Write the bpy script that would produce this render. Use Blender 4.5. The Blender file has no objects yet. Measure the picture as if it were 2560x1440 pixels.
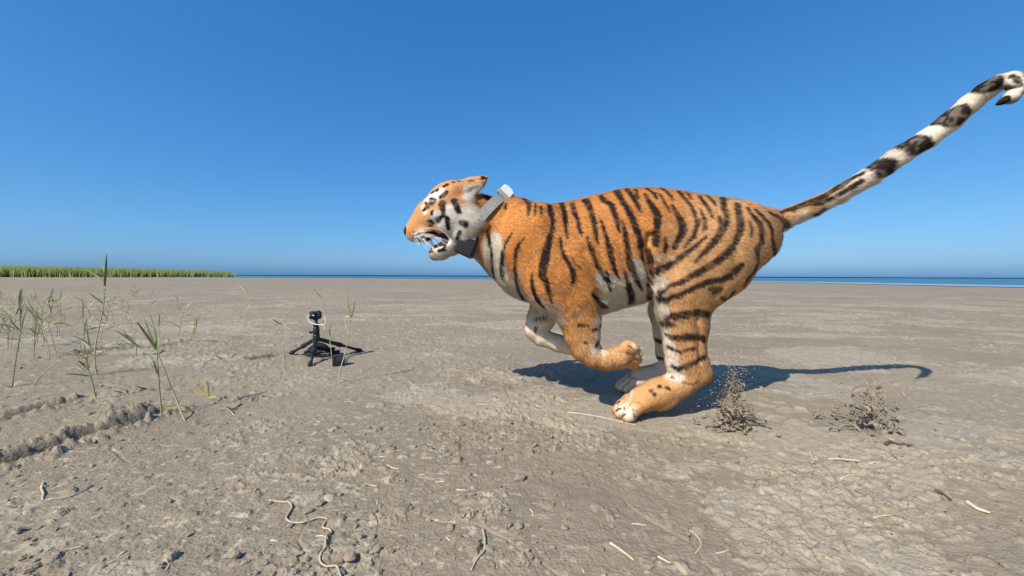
import bpy, math, random
import numpy as np
from mathutils import Matrix, Vector
from mathutils.bvhtree import BVHTree
import openvdb as vdb

random.seed(7); RNG = np.random.default_rng(11)
scene = bpy.context.scene
COL = scene.collection

# ------------------------------------------------------------------ camera
FPX, CH = 1000.0, 0.60                       # focal length in photo pixels (2560 wide), camera height in metres
PITCH, ROLL = math.atan(30.5/FPX), 0.0035
cp, sp = math.cos(PITCH), math.sin(PITCH)
_r, _u, F_ = Vector((1,0,0)), Vector((0,sp,cp)), Vector((0,cp,-sp))
R_ = (_r*math.cos(ROLL) + _u*math.sin(ROLL)); U_ = (_u*math.cos(ROLL) - _r*math.sin(ROLL))
CAM = Vector((0,0,CH))
cd = bpy.data.cameras.new('camera'); cam = bpy.data.objects.new('camera', cd); COL.objects.link(cam)
cd.sensor_width = 36; cd.lens = 36*FPX/2560; cd.clip_start = 0.02; cd.clip_end = 60000
M = Matrix((R_, U_, -F_)).transposed().to_4x4(); M.translation = CAM
cam.matrix_world = M; scene.camera = cam

# ------------------------------------------------------------------ sky, sun, exposure
SUNV = Vector((0.63, 0.82, -1.0)).normalized()            # direction the light travels
elev = math.asin(-SUNV.z); az = math.atan2(-SUNV.x, -SUNV.y)   # azimuth of the sun from +Y towards +X
w = bpy.data.worlds.new('World'); scene.world = w; w.use_nodes = True
nt = w.node_tree; nt.nodes.clear()
sky = nt.nodes.new('ShaderNodeTexSky'); sky.sky_type = 'NISHITA'; sky.sun_disc = False
sky.sun_elevation = elev; sky.sun_rotation = az
sky.altitude = 0; sky.air_density = 0.75; sky.dust_density = 1.3; sky.ozone_density = 8.0
SKY_S = 0.13                                               # a camera-like tone curve per channel on the physical sky
sep = nt.nodes.new('ShaderNodeSeparateColor'); cmb = nt.nodes.new('ShaderNodeCombineColor')
for i, (cc, pw) in enumerate(((1.05, 1.22), (0.90, 0.77), (1.0, 0.515))):
    pn = nt.nodes.new('ShaderNodeMath'); pn.operation = 'POWER'; pn.inputs[1].default_value = pw
    mn = nt.nodes.new('ShaderNodeMath'); mn.operation = 'MULTIPLY'; mn.inputs[1].default_value = cc*SKY_S**pw/SKY_S
    nt.links.new(sep.outputs[i], pn.inputs[0]); nt.links.new(pn.outputs[0], mn.inputs[0]); nt.links.new(mn.outputs[0], cmb.inputs[i])
bg = nt.nodes.new('ShaderNodeBackground'); bg.inputs['Strength'].default_value = 0.113
wo = nt.nodes.new('ShaderNodeOutputWorld')
nt.links.new(sky.outputs[0], sep.inputs[0]); nt.links.new(cmb.outputs[0], bg.inputs[0]); nt.links.new(bg.outputs[0], wo.inputs[0])
sl = bpy.data.lights.new('sun', 'SUN'); sl.energy = 5.0; sl.angle = math.radians(0.55); sl.color = (1.0, 0.955, 0.89)
so = bpy.data.objects.new('sun', sl); COL.objects.link(so); so.rotation_euler = SUNV.to_track_quat('-Z', 'Y').to_euler()
scene.view_settings.view_transform = 'Standard'; scene.view_settings.look = 'None'
scene.view_settings.exposure = 0.2; scene.view_settings.gamma = 1.0
scene.cycles.use_denoising = True
scene.cycles.max_bounces = 6

# ------------------------------------------------------------------ helpers
def ray(u, v):
    return R_*((u-1280)/FPX) + U_*((720-v)/FPX) + F_
def P(u, v, Y):                              # the point at depth Y seen at photo pixel (u, v)
    d = ray(u, v); return CAM + d*(Y/d.y)
def G(u, v, z=0.0):                          # the point of the ground seen at photo pixel (u, v)
    d = ray(u, v); return CAM + d*((z-CH)/d.z)

def hash2(ix, iy, seed):
    h = (ix.astype(np.int64)*374761393 + iy.astype(np.int64)*668265263 + seed*1442695041) & 0xffffffff
    h = ((h ^ (h >> 13))*1274126177) & 0xffffffff
    return ((h ^ (h >> 16)) & 0xffffff)/float(0xffffff)
def vnoise(x, y, seed=0):                    # value noise 0..1
    ix, iy = np.floor(x), np.floor(y); fx, fy = x-ix, y-iy
    fx = fx*fx*fx*(fx*(fx*6-15)+10); fy = fy*fy*fy*(fy*(fy*6-15)+10)
    a, b = hash2(ix,iy,seed), hash2(ix+1,iy,seed); c, d = hash2(ix,iy+1,seed), hash2(ix+1,iy+1,seed)
    return (a*(1-fx)+b*fx)*(1-fy) + (c*(1-fx)+d*fx)*fy
def fbm(x, y, seed=0, n=4, g=0.5):
    s = 0; a = 1; t = 0
    for i in range(n):
        s = s + a*vnoise(x*2**i+17.3*i, y*2**i-9.1*i, seed+i); t += a; a *= g
    return s/t
def worley(x, y, seed=0):                    # (F1, F2, random value of the nearest cell)
    ix, iy = np.floor(x), np.floor(y)
    f1 = np.full(np.shape(x), 9.0); f2 = f1.copy(); cv = np.zeros(np.shape(x))
    for dx in (-1,0,1):
        for dy in (-1,0,1):
            cx, cy = ix+dx, iy+dy
            d = np.hypot(cx+hash2(cx,cy,seed)-x, cy+hash2(cx,cy,seed+7)-y)
            h = hash2(cx,cy,seed+13); m = d < f1
            f2 = np.where(m, f1, np.minimum(f2, d)); cv = np.where(m, h, cv); f1 = np.where(m, d, f1)
    return f1, f2, cv
def sstep(a, b, x):
    t = np.clip((x-a)/(b-a), 0, 1); return t*t*(3-2*t)
def vnoise3(p, sc, seed=0):                  # cheap 3-D noise from three planes
    x, y, z = p[:,0]*sc, p[:,1]*sc, p[:,2]*sc
    return (vnoise(x, z+3.1*y, seed)+vnoise(x+2.7*z, y, seed+5)+vnoise(y-1.3*x, z, seed+9))/3

def tag(o, label=None, cat=None, group=None, kind=None):
    if label: o['label'] = label
    if cat: o['category'] = cat
    if group: o['group'] = group
    if kind: o['kind'] = kind
    return o
def empty(name, loc=(0,0,0), **k):
    o = bpy.data.objects.new(name, None); o.location = loc; o.empty_display_size = 0.05; COL.objects.link(o); return tag(o, **k)
def link(name, me, mat, parent=None, smooth=True):
    o = bpy.data.objects.new(name, me); COL.objects.link(o)
    if mat and not me.materials: me.materials.append(mat)
    if parent:
        o.parent = parent; o.matrix_parent_inverse = Matrix.Translation(parent.location).inverted()
    if smooth and len(me.polygons): me.polygons.foreach_set('use_smooth', np.ones(len(me.polygons), bool))
    return o
def np_mesh(name, V, faces_flat, nper):
    me = bpy.data.meshes.new(name); nf = len(faces_flat)//nper
    me.vertices.add(len(V)); me.vertices.foreach_set('co', np.asarray(V, np.float32).ravel())
    me.loops.add(nf*nper); me.loops.foreach_set('vertex_index', np.asarray(faces_flat, np.int32).ravel())
    me.polygons.add(nf); me.polygons.foreach_set('loop_start', np.arange(nf, dtype=np.int32)*nper)
    me.update(calc_edges=True); return me
def set_col(me, name, rgb):
    a = me.attributes.new(name, 'FLOAT_COLOR', 'POINT')
    c = np.ones((len(rgb),4), np.float32); c[:,:3] = rgb; a.data.foreach_set('color', c.ravel())

class MB:                                    # mesh builder for the small hand-made things
    def __init__(s): s.v = []; s.f = []; s.hard = False
    def add(s, V, F):
        n = len(s.v); s.v += [tuple(p) for p in V]; s.f += [tuple(i+n for i in f) for f in F]
    def tube(s, pts, rad, n=8, flat=1.0, cap=True):
        pts = [Vector(p) for p in pts]; rad = [rad]*len(pts) if not hasattr(rad, '__len__') else rad
        rings = []; up = Vector((0.13,0.21,1)).normalized()
        for i, p in enumerate(pts):
            t = (pts[min(i+1,len(pts)-1)]-pts[max(i-1,0)]).normalized()
            if abs(t.dot(up)) > 0.96: up = Vector((1,0.1,0.05)).normalized()
            a = t.cross(up).normalized(); b = a.cross(t).normalized()
            rings.append([p + (a*math.cos(2*math.pi*k/n)+b*(flat*math.sin(2*math.pi*k/n)))*rad[i] for k in range(n)])
        V = [q for r in rings for q in r]; F = []
        for i in range(len(pts)-1):
            for k in range(n):
                F.append((i*n+k, i*n+(k+1)%n, (i+1)*n+(k+1)%n, (i+1)*n+k))
        if cap: F += [tuple(range(n))[::-1], tuple((len(pts)-1)*n+k for k in range(n))]
        s.add(V, F); return s
    def box(s, c, size, rot=None, bev=0.12):     # box with chamfered edges
        hx, hy, hz = [q/2 for q in size]; b = bev*min(size); V = []; rot = rot or Matrix.Identity(3)
        lv = [(-hz,b),(-hz+b,0),(hz-b,0),(hz,b)]
        for z, i in lv:
            x, y = hx-i, hy-i
            for px, py in ((x-b,-y),(x,-y+b),(x,y-b),(x-b,y),(-x+b,y),(-x,y-b),(-x,-y+b),(-x+b,-y)):
                V.append(Vector(c) + rot @ Vector((px,py,z)))
        F = [(i*8+k, i*8+(k+1)%8, (i+1)*8+(k+1)%8, (i+1)*8+k) for i in range(3) for k in range(8)]
        F += [tuple(range(8))[::-1], tuple(range(24,32))]
        s.add(V, F); s.hard = True; return s
    def lump(s, c, r, seed, n=7, m=5, sq=(1,1,1), rough=0.35, rot=None):
        rr = random.Random(seed); V = []; F = []; rot = rot or Matrix.Rotation(rr.uniform(0,6.3),3,'Z')
        V.append(Vector((0,0,-1)));
        for i in range(1,m):
            th = math.pi*i/m
            for k in range(n):
                q = r*(1+rr.uniform(-rough,rough)); a = 2*math.pi*(k+0.5*(i%2))/n
                V.append(Vector((math.sin(th)*math.cos(a), math.sin(th)*math.sin(a), -math.cos(th)))*(q/r))
        V.append(Vector((0,0,1)))
        V = [Vector(c)+rot@Vector((v.x*sq[0]*r, v.y*sq[1]*r, v.z*sq[2]*r)) for v in V]
        for k in range(n): F.append((0, 1+(k+1)%n, 1+k))
        for i in range(m-2):
            for k in range(n):
                a,b = 1+i*n+k, 1+i*n+(k+1)%n; F.append((a,b,b+n,a+n))
        L = len(V)-1; o = 1+(m-2)*n
        for k in range(n): F.append((o+k, o+(k+1)%n, L))
        s.add(V,F); return s
    def blade(s, pts, wid, side, fold=0.25):     # a leaf: V-folded strip
        V = []; F = []; side = Vector(side).normalized()
        for p, q in zip(pts, wid):
            p = Vector(p); nrm = Vector((0,0.3,1)).normalized()
            V += [p-side*q+nrm*(q*fold), p-nrm*(q*fold*0.3), p+side*q+nrm*(q*fold)]
        for i in range(len(pts)-1):
            F += [(3*i,3*i+1,3*i+4,3*i+3),(3*i+1,3*i+2,3*i+5,3*i+4)]
        s.add(V,F); return s
    def build(s, name, mat, parent=None, smooth=True):
        me = bpy.data.meshes.new(name); me.from_pydata(s.v, [], s.f); me.update()
        return link(name, me, mat, parent, smooth and not s.hard)

def mat(name, rgb, rough=0.6, spec=0.3, var=0.0, scale=20, bump=0.0, bscale=80, metal=0.0, transl=0.0, attr=None, coat=0.0):
    m = bpy.data.materials.new(name); m.use_nodes = True; t = m.node_tree; N = t.nodes; b = N['Principled BSDF']
    b.inputs['Roughness'].default_value = rough; b.inputs['Specular IOR Level'].default_value = spec; b.inputs['Metallic'].default_value = metal
    b.inputs['Base Color'].default_value = (*rgb, 1); b.inputs['Coat Weight'].default_value = coat
    tc = N.new('ShaderNodeTexCoord'); src = None
    if attr:
        at = N.new('ShaderNodeAttribute'); at.attribute_name = attr; src = at.outputs['Color']
    if var:
        no = N.new('ShaderNodeTexNoise'); no.inputs['Scale'].default_value = scale; no.inputs['Detail'].default_value = 6
        t.links.new(tc.outputs['Object'], no.inputs['Vector'])
        mr = N.new('ShaderNodeMapRange'); mr.inputs[1].default_value = 0.25; mr.inputs[2].default_value = 0.75
        mr.inputs[3].default_value = 1-var; mr.inputs[4].default_value = 1+var
        t.links.new(no.outputs['Fac'], mr.inputs[0])
        mx = N.new('ShaderNodeMix'); mx.data_type = 'RGBA'; mx.blend_type = 'MULTIPLY'; mx.inputs[0].default_value = 1
        if src: t.links.new(src, mx.inputs[6])
        else: mx.inputs[6].default_value = (*rgb,1)
        t.links.new(mr.outputs[0], mx.inputs[7]); src = mx.outputs[2]
    if src: t.links.new(src, b.inputs['Base Color'])
    if bump:
        n2 = N.new('ShaderNodeTexNoise'); n2.inputs['Scale'].default_value = bscale; n2.inputs['Detail'].default_value = 8
        t.links.new(tc.outputs['Object'], n2.inputs['Vector'])
        bp = N.new('ShaderNodeBump'); bp.inputs['Strength'].default_value = bump; bp.inputs['Distance'].default_value = 0.01
        t.links.new(n2.outputs['Fac'], bp.inputs['Height']); t.links.new(bp.outputs[0], b.inputs['Normal'])
    if transl:
        tr = N.new('ShaderNodeBsdfTranslucent'); tr.inputs[0].default_value = (*rgb,1)
        if src: t.links.new(src, tr.inputs[0])
        ms = N.new('ShaderNodeMixShader'); ms.inputs[0].default_value = transl
        t.links.new(b.outputs[0], ms.inputs[1]); t.links.new(tr.outputs[0], ms.inputs[2]); t.links.new(ms.outputs[0], N['Material Output'].inputs[0])
    return m

# ------------------------------------------------------------------ the mud flat
def seg_field(x, y, pts):                    # distance to a polyline and the position along it
    best = np.full(np.shape(x), 99.0); tt = np.zeros(np.shape(x))
    for i in range(len(pts)-1):
        ax, ay = pts[i][0], pts[i][1]; dx, dy = pts[i+1][0]-ax, pts[i+1][1]-ay
        t = np.clip(((x-ax)*dx+(y-ay)*dy)/(dx*dx+dy*dy), 0, 1)
        d = np.hypot(x-ax-t*dx, y-ay-t*dy); m = d < best
        best = np.where(m, d, best); tt = np.where(m, i+t, tt)
    return best, tt
def gp(*uv): return [tuple(G(u, v))[:2] for u, v in uv]
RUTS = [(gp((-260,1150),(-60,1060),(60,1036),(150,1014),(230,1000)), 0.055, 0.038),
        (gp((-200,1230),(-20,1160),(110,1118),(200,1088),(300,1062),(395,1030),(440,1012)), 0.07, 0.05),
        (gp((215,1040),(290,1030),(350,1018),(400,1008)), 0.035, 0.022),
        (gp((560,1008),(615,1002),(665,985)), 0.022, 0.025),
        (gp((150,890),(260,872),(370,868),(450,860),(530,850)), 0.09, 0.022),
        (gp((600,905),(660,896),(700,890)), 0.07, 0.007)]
FLAT = [(0.50,1.73,0.30),(0.66,2.0,0.34),(-1.05,2.85,0.34)]      # trodden spots that stay level
def ground_fields(x, y):
    r = np.hypot(x, y); near = 1-sstep(9, 30, r)
    h = (fbm(x*0.5+3, y*0.5, 1, 3)-0.5)*0.05*sstep(1.0, 4, r)
    h += (fbm(x*2.2, y*2.2, 21, 4)-0.5)*0.030
    h += (fbm(x*14, y*14, 31, 4, 0.6)-0.5)*0.008
    # crumbly patches: clods of two sizes
    pm = sstep(0.55, 0.76, fbm(x*1.6+5.2, y*1.6+1.7, 41, 5, 0.6)+0.07*sstep(0.9,-0.6,x)*sstep(2.6,1.0,r)-0.03-0.06*sstep(0.3,1.0,x))
    wx, wy = x+0.02*(fbm(x*30,y*30,3,2)-0.5), y+0.02*(fbm(x*30+9,y*30,4,2)-0.5)
    f1, f2, cv = worley(wx*30, wy*30, 51); sz = 0.25+0.5*hash2(np.floor(cv*9999), np.floor(cv*777), 5)
    c1 = np.sqrt(np.maximum(0, 1-(f1/sz)**2))*(cv > 0.68)*sz*0.013
    f1b, f2b, cvb = worley(wx*75, wy*75, 57); szb = 0.25+0.45*hash2(np.floor(cvb*9999), np.floor(cvb*777), 6)
    c2 = np.sqrt(np.maximum(0, 1-(f1b/szb)**2))*(cvb > 0.5)*szb*0.0070
    h += pm*(c1+c2) + (1-pm)*(c2*0.5*sstep(0.45,0.6,vnoise(x*6,y*6,8))+c1*(cv > 0.93))
    h -= 0.004*sstep(0.55,0.75,fbm(x*24,y*18,45,3))*(0.3+pm)
    # pale dry crust: broken plates standing a few millimetres proud
    cm = fbm(x*1.3-4.0, y*2.2+8.0, 61, 6, 0.6)+0.055*sstep(0.25,1.2,x)*sstep(3.2,1.2,r)-0.05*sstep(-0.2,-1.0,x)
    ca, cb, cc = worley(wx*9+2*fbm(x*7,y*7,71,3), wy*13, 63)
    plate = sstep(0.555, 0.572, cm+0.07*(cc-0.5)+0.05*(fbm(x*22,y*30,65,3)-0.5))*(0.35+0.65*sstep(0.02, 0.05, cb-ca))
    h += plate*(0.0035+0.0025*cc+0.004*(vnoise(x*9,y*9,77)-0.4))
    fa, fb, fc = worley(wx*46+3*fbm(x*18,y*18,73,2), wy*60, 67)
    chip = sstep(0.585,0.68,fbm(x*3.1+2,y*3.1,69,4,.6)+0.04*plate)*(fc > 0.45)*sstep(0.03,0.09,fb-fa)
    h += chip*(0.0035+0.006*fc*vnoise(x*60,y*60,79))
    plate = np.maximum(plate, 0.7*chip)
    # hairline cracks
    ka, kb, kc = worley(x*2.3+0.8*fbm(x*3,y*3,81,3), y*2.3+0.8*fbm(x*3,y*3,85,3), 83)
    crack = (1-sstep(0.004, 0.016, kb-ka))*sstep(0.72,0.85,vnoise(x*1.3,y*1.3,87))
    h -= crack*0.006
    # wheel ruts and churned spots
    rut_shade = np.zeros(np.shape(x))  # mask for the shade painted inside the furrows
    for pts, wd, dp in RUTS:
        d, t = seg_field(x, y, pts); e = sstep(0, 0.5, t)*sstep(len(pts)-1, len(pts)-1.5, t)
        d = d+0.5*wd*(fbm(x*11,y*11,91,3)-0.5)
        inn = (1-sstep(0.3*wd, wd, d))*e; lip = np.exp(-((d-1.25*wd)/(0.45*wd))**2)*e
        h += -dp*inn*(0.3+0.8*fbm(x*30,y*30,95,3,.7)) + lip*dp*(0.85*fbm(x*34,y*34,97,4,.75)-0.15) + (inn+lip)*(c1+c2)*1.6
        rut_shade = np.maximum(rut_shade, inn)
    for fx, fy, fr in FLAT:
        m = 1-sstep(0.55*fr, fr, np.hypot(x-fx, y-fy)); h = h*(1-0.85*m)
    # low drift lines far out that catch the light
    h += near*0.012*sstep(0.60,0.75,fbm(x*0.9, y*2.2, 101, 3))*sstep(2.0,4.0,r)
    return h*near, plate*near, np.clip(rut_shade,0,1), pm, crack
def gz(x, y):
    a = np.array([[float(x)]]), np.array([[float(y)]])
    return float(ground_fields(*a)[0][0,0])

rr = [0.0, 0.25, 0.42, 0.52]
r = 0.60
while r < 70: rr.append(r); r += max(0.0034*r**1.55, 0.0026)
while r < 45000: rr.append(r); r *= 1.22
th = np.concatenate([np.linspace(-math.pi, -1.42, 70)[:-1], np.linspace(-1.42, 1.42, 1200), np.linspace(1.42, math.pi, 70)[1:-1]])
Rg, Tg = np.meshgrid(np.array(rr), th, indexing='ij')
X, Y = Rg*np.sin(Tg), Rg*np.cos(Tg)
H, PL, RUT_SHADE, PM, CR = ground_fields(X, Y)
fine = (np.abs(Tg) < 1.2)
far_out = sstep(200, 2000, Rg)
n_r, n_t = X.shape
V = np.stack([X, Y, H], -1).reshape(-1,3)
i0 = (np.arange(n_r-1)[:,None]*n_t + np.arange(n_t)[None,:]); i1 = np.roll(i0, -1, axis=1)
Fq = np.stack([i0, i0+n_t, i1+n_t, i1], -1).reshape(-1,4)[:, ::-1]
gme = np_mesh('ground', V, Fq.ravel(), 4)
tone = fbm(X*0.8, Y*0.8, 111, 5)
fleck = sstep(0.80, 0.86, vnoise(X*55, Y*75, 121))*sstep(0.40,0.6,fbm(X*1.7,Y*1.7,123,3))*(1-sstep(7,16,Rg))
damp = sstep(0.52,0.68,fbm(X*0.35+9, Y*0.35, 131, 4))
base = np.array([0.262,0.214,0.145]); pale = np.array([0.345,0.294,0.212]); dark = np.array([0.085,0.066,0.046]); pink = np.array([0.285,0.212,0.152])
shore_d = np.zeros_like(X)
c = base[None,None,:]*(0.86+0.28*tone[...,None])
c = c*(1-0.35*damp[...,None]*0.4) + pink*(0.35*damp[...,None]*0.4)
c = c*(1-0.75*PL[...,None]) + pale*(0.75*PL[...,None])
c = c*(1-0.7*fleck[...,None]) + pale*1.25*(0.7*fleck[...,None])
c = c*(1-0.75*RUT_SHADE[...,None]) + dark*(0.75*RUT_SHADE[...,None])  # furrow shade painted into the soil colour along the ruts
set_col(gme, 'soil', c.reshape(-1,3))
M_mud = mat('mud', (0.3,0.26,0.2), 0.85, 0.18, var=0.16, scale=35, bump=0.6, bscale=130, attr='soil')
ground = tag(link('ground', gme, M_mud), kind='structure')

# ------------------------------------------------------------------ sea
SHORE = [(300,-260),(90,-90),(48,-20),(36,6),(30.5,22),(28.5,34),(27,46),(16,58),(-3,69),(-30,78),(-62,88),(-110,112),(-180,170),(-420,330),(-1500,900),(-30000,9000)]
def smooth_line(pts, n=12):
    out = []
    for i in range(len(pts)-1):
        p0, p1, p2, p3 = [np.array(pts[max(0,min(len(pts)-1,i+k))], float) for k in (-1,0,1,2)]
        for k in range(n):
            t = k/n; out.append(0.5*((2*p1)+(-p0+p2)*t+(2*p0-5*p1+4*p2-p3)*t*t+(-p0+3*p1-3*p2+p3)*t**3))
    out.append(np.array(pts[-1], float)); return np.array(out)
SL = smooth_line(SHORE)
SL += np.stack([np.zeros(len(SL)), (np.array([random.uniform(-1,1) for _ in SL]))*0.5], -1)*(np.hypot(SL[:,0],SL[:,1])<150)[:,None]
def offs(line, d):
    t = np.gradient(line, axis=0); t /= np.linalg.norm(t, axis=1)[:,None]
    return line + np.stack([t[:,1], -t[:,0]], -1)*(d if np.ndim(d) == 0 else np.asarray(d)[:,None])
def ribbon(name, lines, zs, m, kind='structure'):
    V = np.concatenate([np.c_[l, np.full(len(l), z)] for l, z in zip(lines, zs)]); n = len(lines[0]); F = []
    for k in range(len(lines)-1):
        for i in range(n-1): F += [k*n+i, k*n+i+1, (k+1)*n+i+1, (k+1)*n+i]
    return tag(link(name, np_mesh(name, V, F, 4), m), kind=kind)
# the sea side is on the +X / +Y side of the line: a fan out to the horizon
def seaward(line, d):
    a = offs(line, d); b = offs(line, -np.asarray(d))
    return a if a[len(a)//2].sum() > b[len(b)//2].sum() else b
ang = np.linspace(0, 1, len(SL)); FARL = np.stack([40000*np.cos(-1.0+3.35*ang), 40000*np.sin(-1.0+3.35*ang)], -1)
def water_mat(name, rgb, rough, bump, sc):
    m = bpy.data.materials.new(name); m.use_nodes = True; t = m.node_tree; N = t.nodes; b = N['Principled BSDF']
    b.inputs['Base Color'].default_value = (*rgb,1); b.inputs['Roughness'].default_value = rough; b.inputs['IOR'].default_value = 1.33
    b.inputs['Specular IOR Level'].default_value = 0.5
    tc = N.new('ShaderNodeTexCoord'); mp = N.new('ShaderNodeMapping'); mp.inputs['Scale'].default_value = (sc*0.35, sc, sc)
    no = N.new('ShaderNodeTexNoise'); no.inputs['Scale'].default_value = 1; no.inputs['Detail'].default_value = 5
    bp = N.new('ShaderNodeBump'); bp.inputs['Strength'].default_value = bump; bp.inputs['Distance'].default_value = 0.5
    t.links.new(tc.outputs['Object'], mp.inputs[0]); t.links.new(mp.outputs[0], no.inputs['Vector'])
    t.links.new(no.outputs['Fac'], bp.inputs['Height']); t.links.new(bp.outputs[0], b.inputs['Normal']); return m
M_sea = water_mat('sea_water', (0.055,0.165,0.24), 0.45, 0.9, 1.2)
M_shal = water_mat('shallow_water', (0.20,0.24,0.25), 0.12, 0.05, 3.0)
near_m = np.exp(-(np.hypot(SL[:,0]-29, SL[:,1]-30)/28.0)**2)
band = 0.6+7.5*near_m+0.6*np.array([random.random() for _ in SL])
S1 = seaward(SL, band)
ribbon('shallow_water', [SL, S1], [0.030, 0.034], M_shal)
ribbon('sea', [S1, FARL], [0.038, 0.038], M_sea)
M_wet = mat('wet_sand', (0.17,0.145,0.12), 0.35, 0.5, var=0.12, scale=3)
ribbon('wet_sand', [seaward(SL, -1.2-2.2*near_m-0.8*np.array([random.random() for _ in SL])), seaward(SL, 0.8)], [0.012, 0.024], M_wet)
M_foam = mat('surf_foam', (0.74,0.78,0.80), 0.7, 0.3, var=0.15, scale=2)
for k, (d0, wd) in enumerate(((0.05,0.30),(0.45,0.35),(0.88,0.45))):
    sel = (np.hypot(SL[:,0],SL[:,1]) < 160)
    ln = SL[sel]; bd = band[sel]; j = np.array([random.uniform(0.25,1) for _ in ln])*(0.35+0.65*(np.sin(np.arange(len(ln))*1.7+k*2)>-0.4))
    ribbon('surf_foam', [seaward(ln, bd*d0), seaward(ln, bd*d0+wd*j)], [0.042+0.002*k]*2, M_foam, 'stuff')

# ------------------------------------------------------------------ far reed bed
def reed_bed():
    n = 60000; V = np.zeros((n,4,3)); Cc = np.zeros((n,3))
    t = RNG.random(n)**0.8; dep = RNG.random(n)**1.5
    # front edge of the bed runs away from the viewer towards the shore
    ex = np.interp(t, [0,0.35,0.6,0.8,0.92,1.0], [-190,-105,-88,-80,-86,-92]); ey = np.interp(t, [0,0.35,0.6,0.8,0.92,1.0], [58,70,84,100,118,126])
    ex += RNG.normal(0,1.2,n); ey += dep*16*(1.05-t)+RNG.normal(0,0.8,n)
    hh = np.interp(t, [0,0.4,0.7,0.9,1.0], [2.75,2.5,2.1,1.8,1.0])*(0.80+0.2*fbm(t*70+dep*2, dep*3, 7, 3))*RNG.uniform(0.55,1.12,n)
    wd = RNG.uniform(0.04,0.10,n); a = RNG.uniform(-0.5,0.5,n); lean = RNG.normal(0,0.38,n)
    b = np.stack([ex,ey,np.zeros(n)-0.05],-1); dx = np.stack([np.cos(a),np.sin(a),0*a],-1)*wd[:,None]
    mid = b+np.stack([lean*0.35,0*a,hh*0.6],-1); tip = b+np.stack([lean*1.1,0*a,hh],-1)
    V = np.stack([b-dx, b+dx, mid+dx*0.9, tip, mid-dx*0.9],1).reshape(-1,3)
    F = np.arange(n*5)
    g = RNG.random(n)[:,None]; Cc = np.array([0.20,0.27,0.085])*(1-g)+np.array([0.33,0.38,0.14])*g; Cc *= RNG.uniform(0.9,1.1,(n,1))
    Cc[RNG.random(n)<0.07] = (0.40,0.38,0.18)
    me = np_mesh('reed_bed', V, F, 5); set_col(me, 'leafc', np.repeat(Cc,5,0))
    tag(link('reed_bed', me, mat('reed_bed_leaves',(0.1,0.2,0.04),0.6,0.2,attr='leafc',transl=0.3), smooth=False), 'long low bed of bright green reeds on the horizon beside the sea', 'reeds', kind='stuff')
reed_bed()
# ------------------------------------------------------------------ tiger: body as one implicit surface
MID = 1.83                                   # depth of the tiger's middle plane
VX = 0.0055
lo = np.array([-0.58, 1.28, -0.03]); hi = np.array([1.90, 2.20, 1.36])
AX = [np.arange(lo[i], hi[i], VX, dtype=np.float32) for i in range(3)]
SDF = np.full([len(a) for a in AX], 0.3, np.float32)
def sub(bmin, bmax):
    s = []
    for i in range(3):
        a = max(0, int((bmin[i]-lo[i])/VX)-1); b = min(len(AX[i]), int((bmax[i]-lo[i])/VX)+2); s.append(slice(a, max(b,a+1)))
    return tuple(s)
def grid(s):
    return AX[0][s[0]][:,None,None], AX[1][s[1]][None,:,None], AX[2][s[2]][None,None,:]
def smin(a, b, k):
    h = np.clip(0.5+0.5*(b-a)/k, 0, 1); return b+(a-b)*h - k*h*(1-h)
def put(s, d, k):
    SDF[s] = smin(SDF[s], d.astype(np.float32), k)
def carve(s, d, k):
    SDF[s] = -smin(-SDF[s], d.astype(np.float32), k)
def chain(nodes, k=0.03, cut=False):         # nodes: (world point, in-plane radius, sideways radius) in metres
    allp = np.array([n[0] for n in nodes]); rm = max(max(n[1],n[2]) for n in nodes)+k+0.02
    s = sub(allp.min(0)-rm, allp.max(0)+rm); x, y, z = grid(s); best = None
    for (a, ra, la), (b, rb, lb) in zip(nodes[:-1], nodes[1:]):
        a = np.array(a); d = np.array(b)-a; L2 = float(d@d)+1e-9
        t = np.clip(((x-a[0])*d[0]+(y-a[1])*d[1]+(z-a[2])*d[2])/L2, 0, 1)
        qx, qy, qz = x-a[0]-t*d[0], y-a[1]-t*d[1], z-a[2]-t*d[2]
        r_ = ra+(rb-ra)*t; l_ = la+(lb-la)*t; q = r_/l_
        dd = np.sqrt(qx*qx+qz*qz+(qy*q)**2)-r_
        dd = np.where(q > 1, dd/np.maximum(q,1), dd)
        best = dd if best is None else smin(best, dd, 0.012)
    (carve if cut else put)(s, best, k)
def N(u, v, r, dy=0.0, lat=None, Y0=MID):    # node from a photo pixel, radius in photo pixels, sideways radius in metres
    Yd = Y0+dy; q = r*Yd/FPX
    return (tuple(P(u, v, Yd)), q, lat if lat else q)
def ell(u, v, rx, rz, lat, dy=0.0, ang=0.0, k=0.03, cut=False, Y0=MID):
    Yd = Y0+dy; c = np.array(P(u,v,Yd)); rx, rz = rx*Yd/FPX, rz*Yd/FPX; m = max(rx,rz,lat)+k+0.01
    s = sub(c-m, c+m); x, y, z = grid(s); ca, sa = math.cos(ang), math.sin(ang)
    X1 = (x-c[0])*ca+(z-c[2])*sa; Z1 = -(x-c[0])*sa+(z-c[2])*ca
    k0 = np.sqrt((X1/rx)**2+((y-c[1])/lat)**2+(Z1/rz)**2); k1 = np.sqrt((X1/rx**2)**2+((y-c[1])/lat**2)**2+(Z1/rz**2)**2)+1e-6
    (carve if cut else put)(s, k0*(k0-1)/k1, k)

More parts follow.
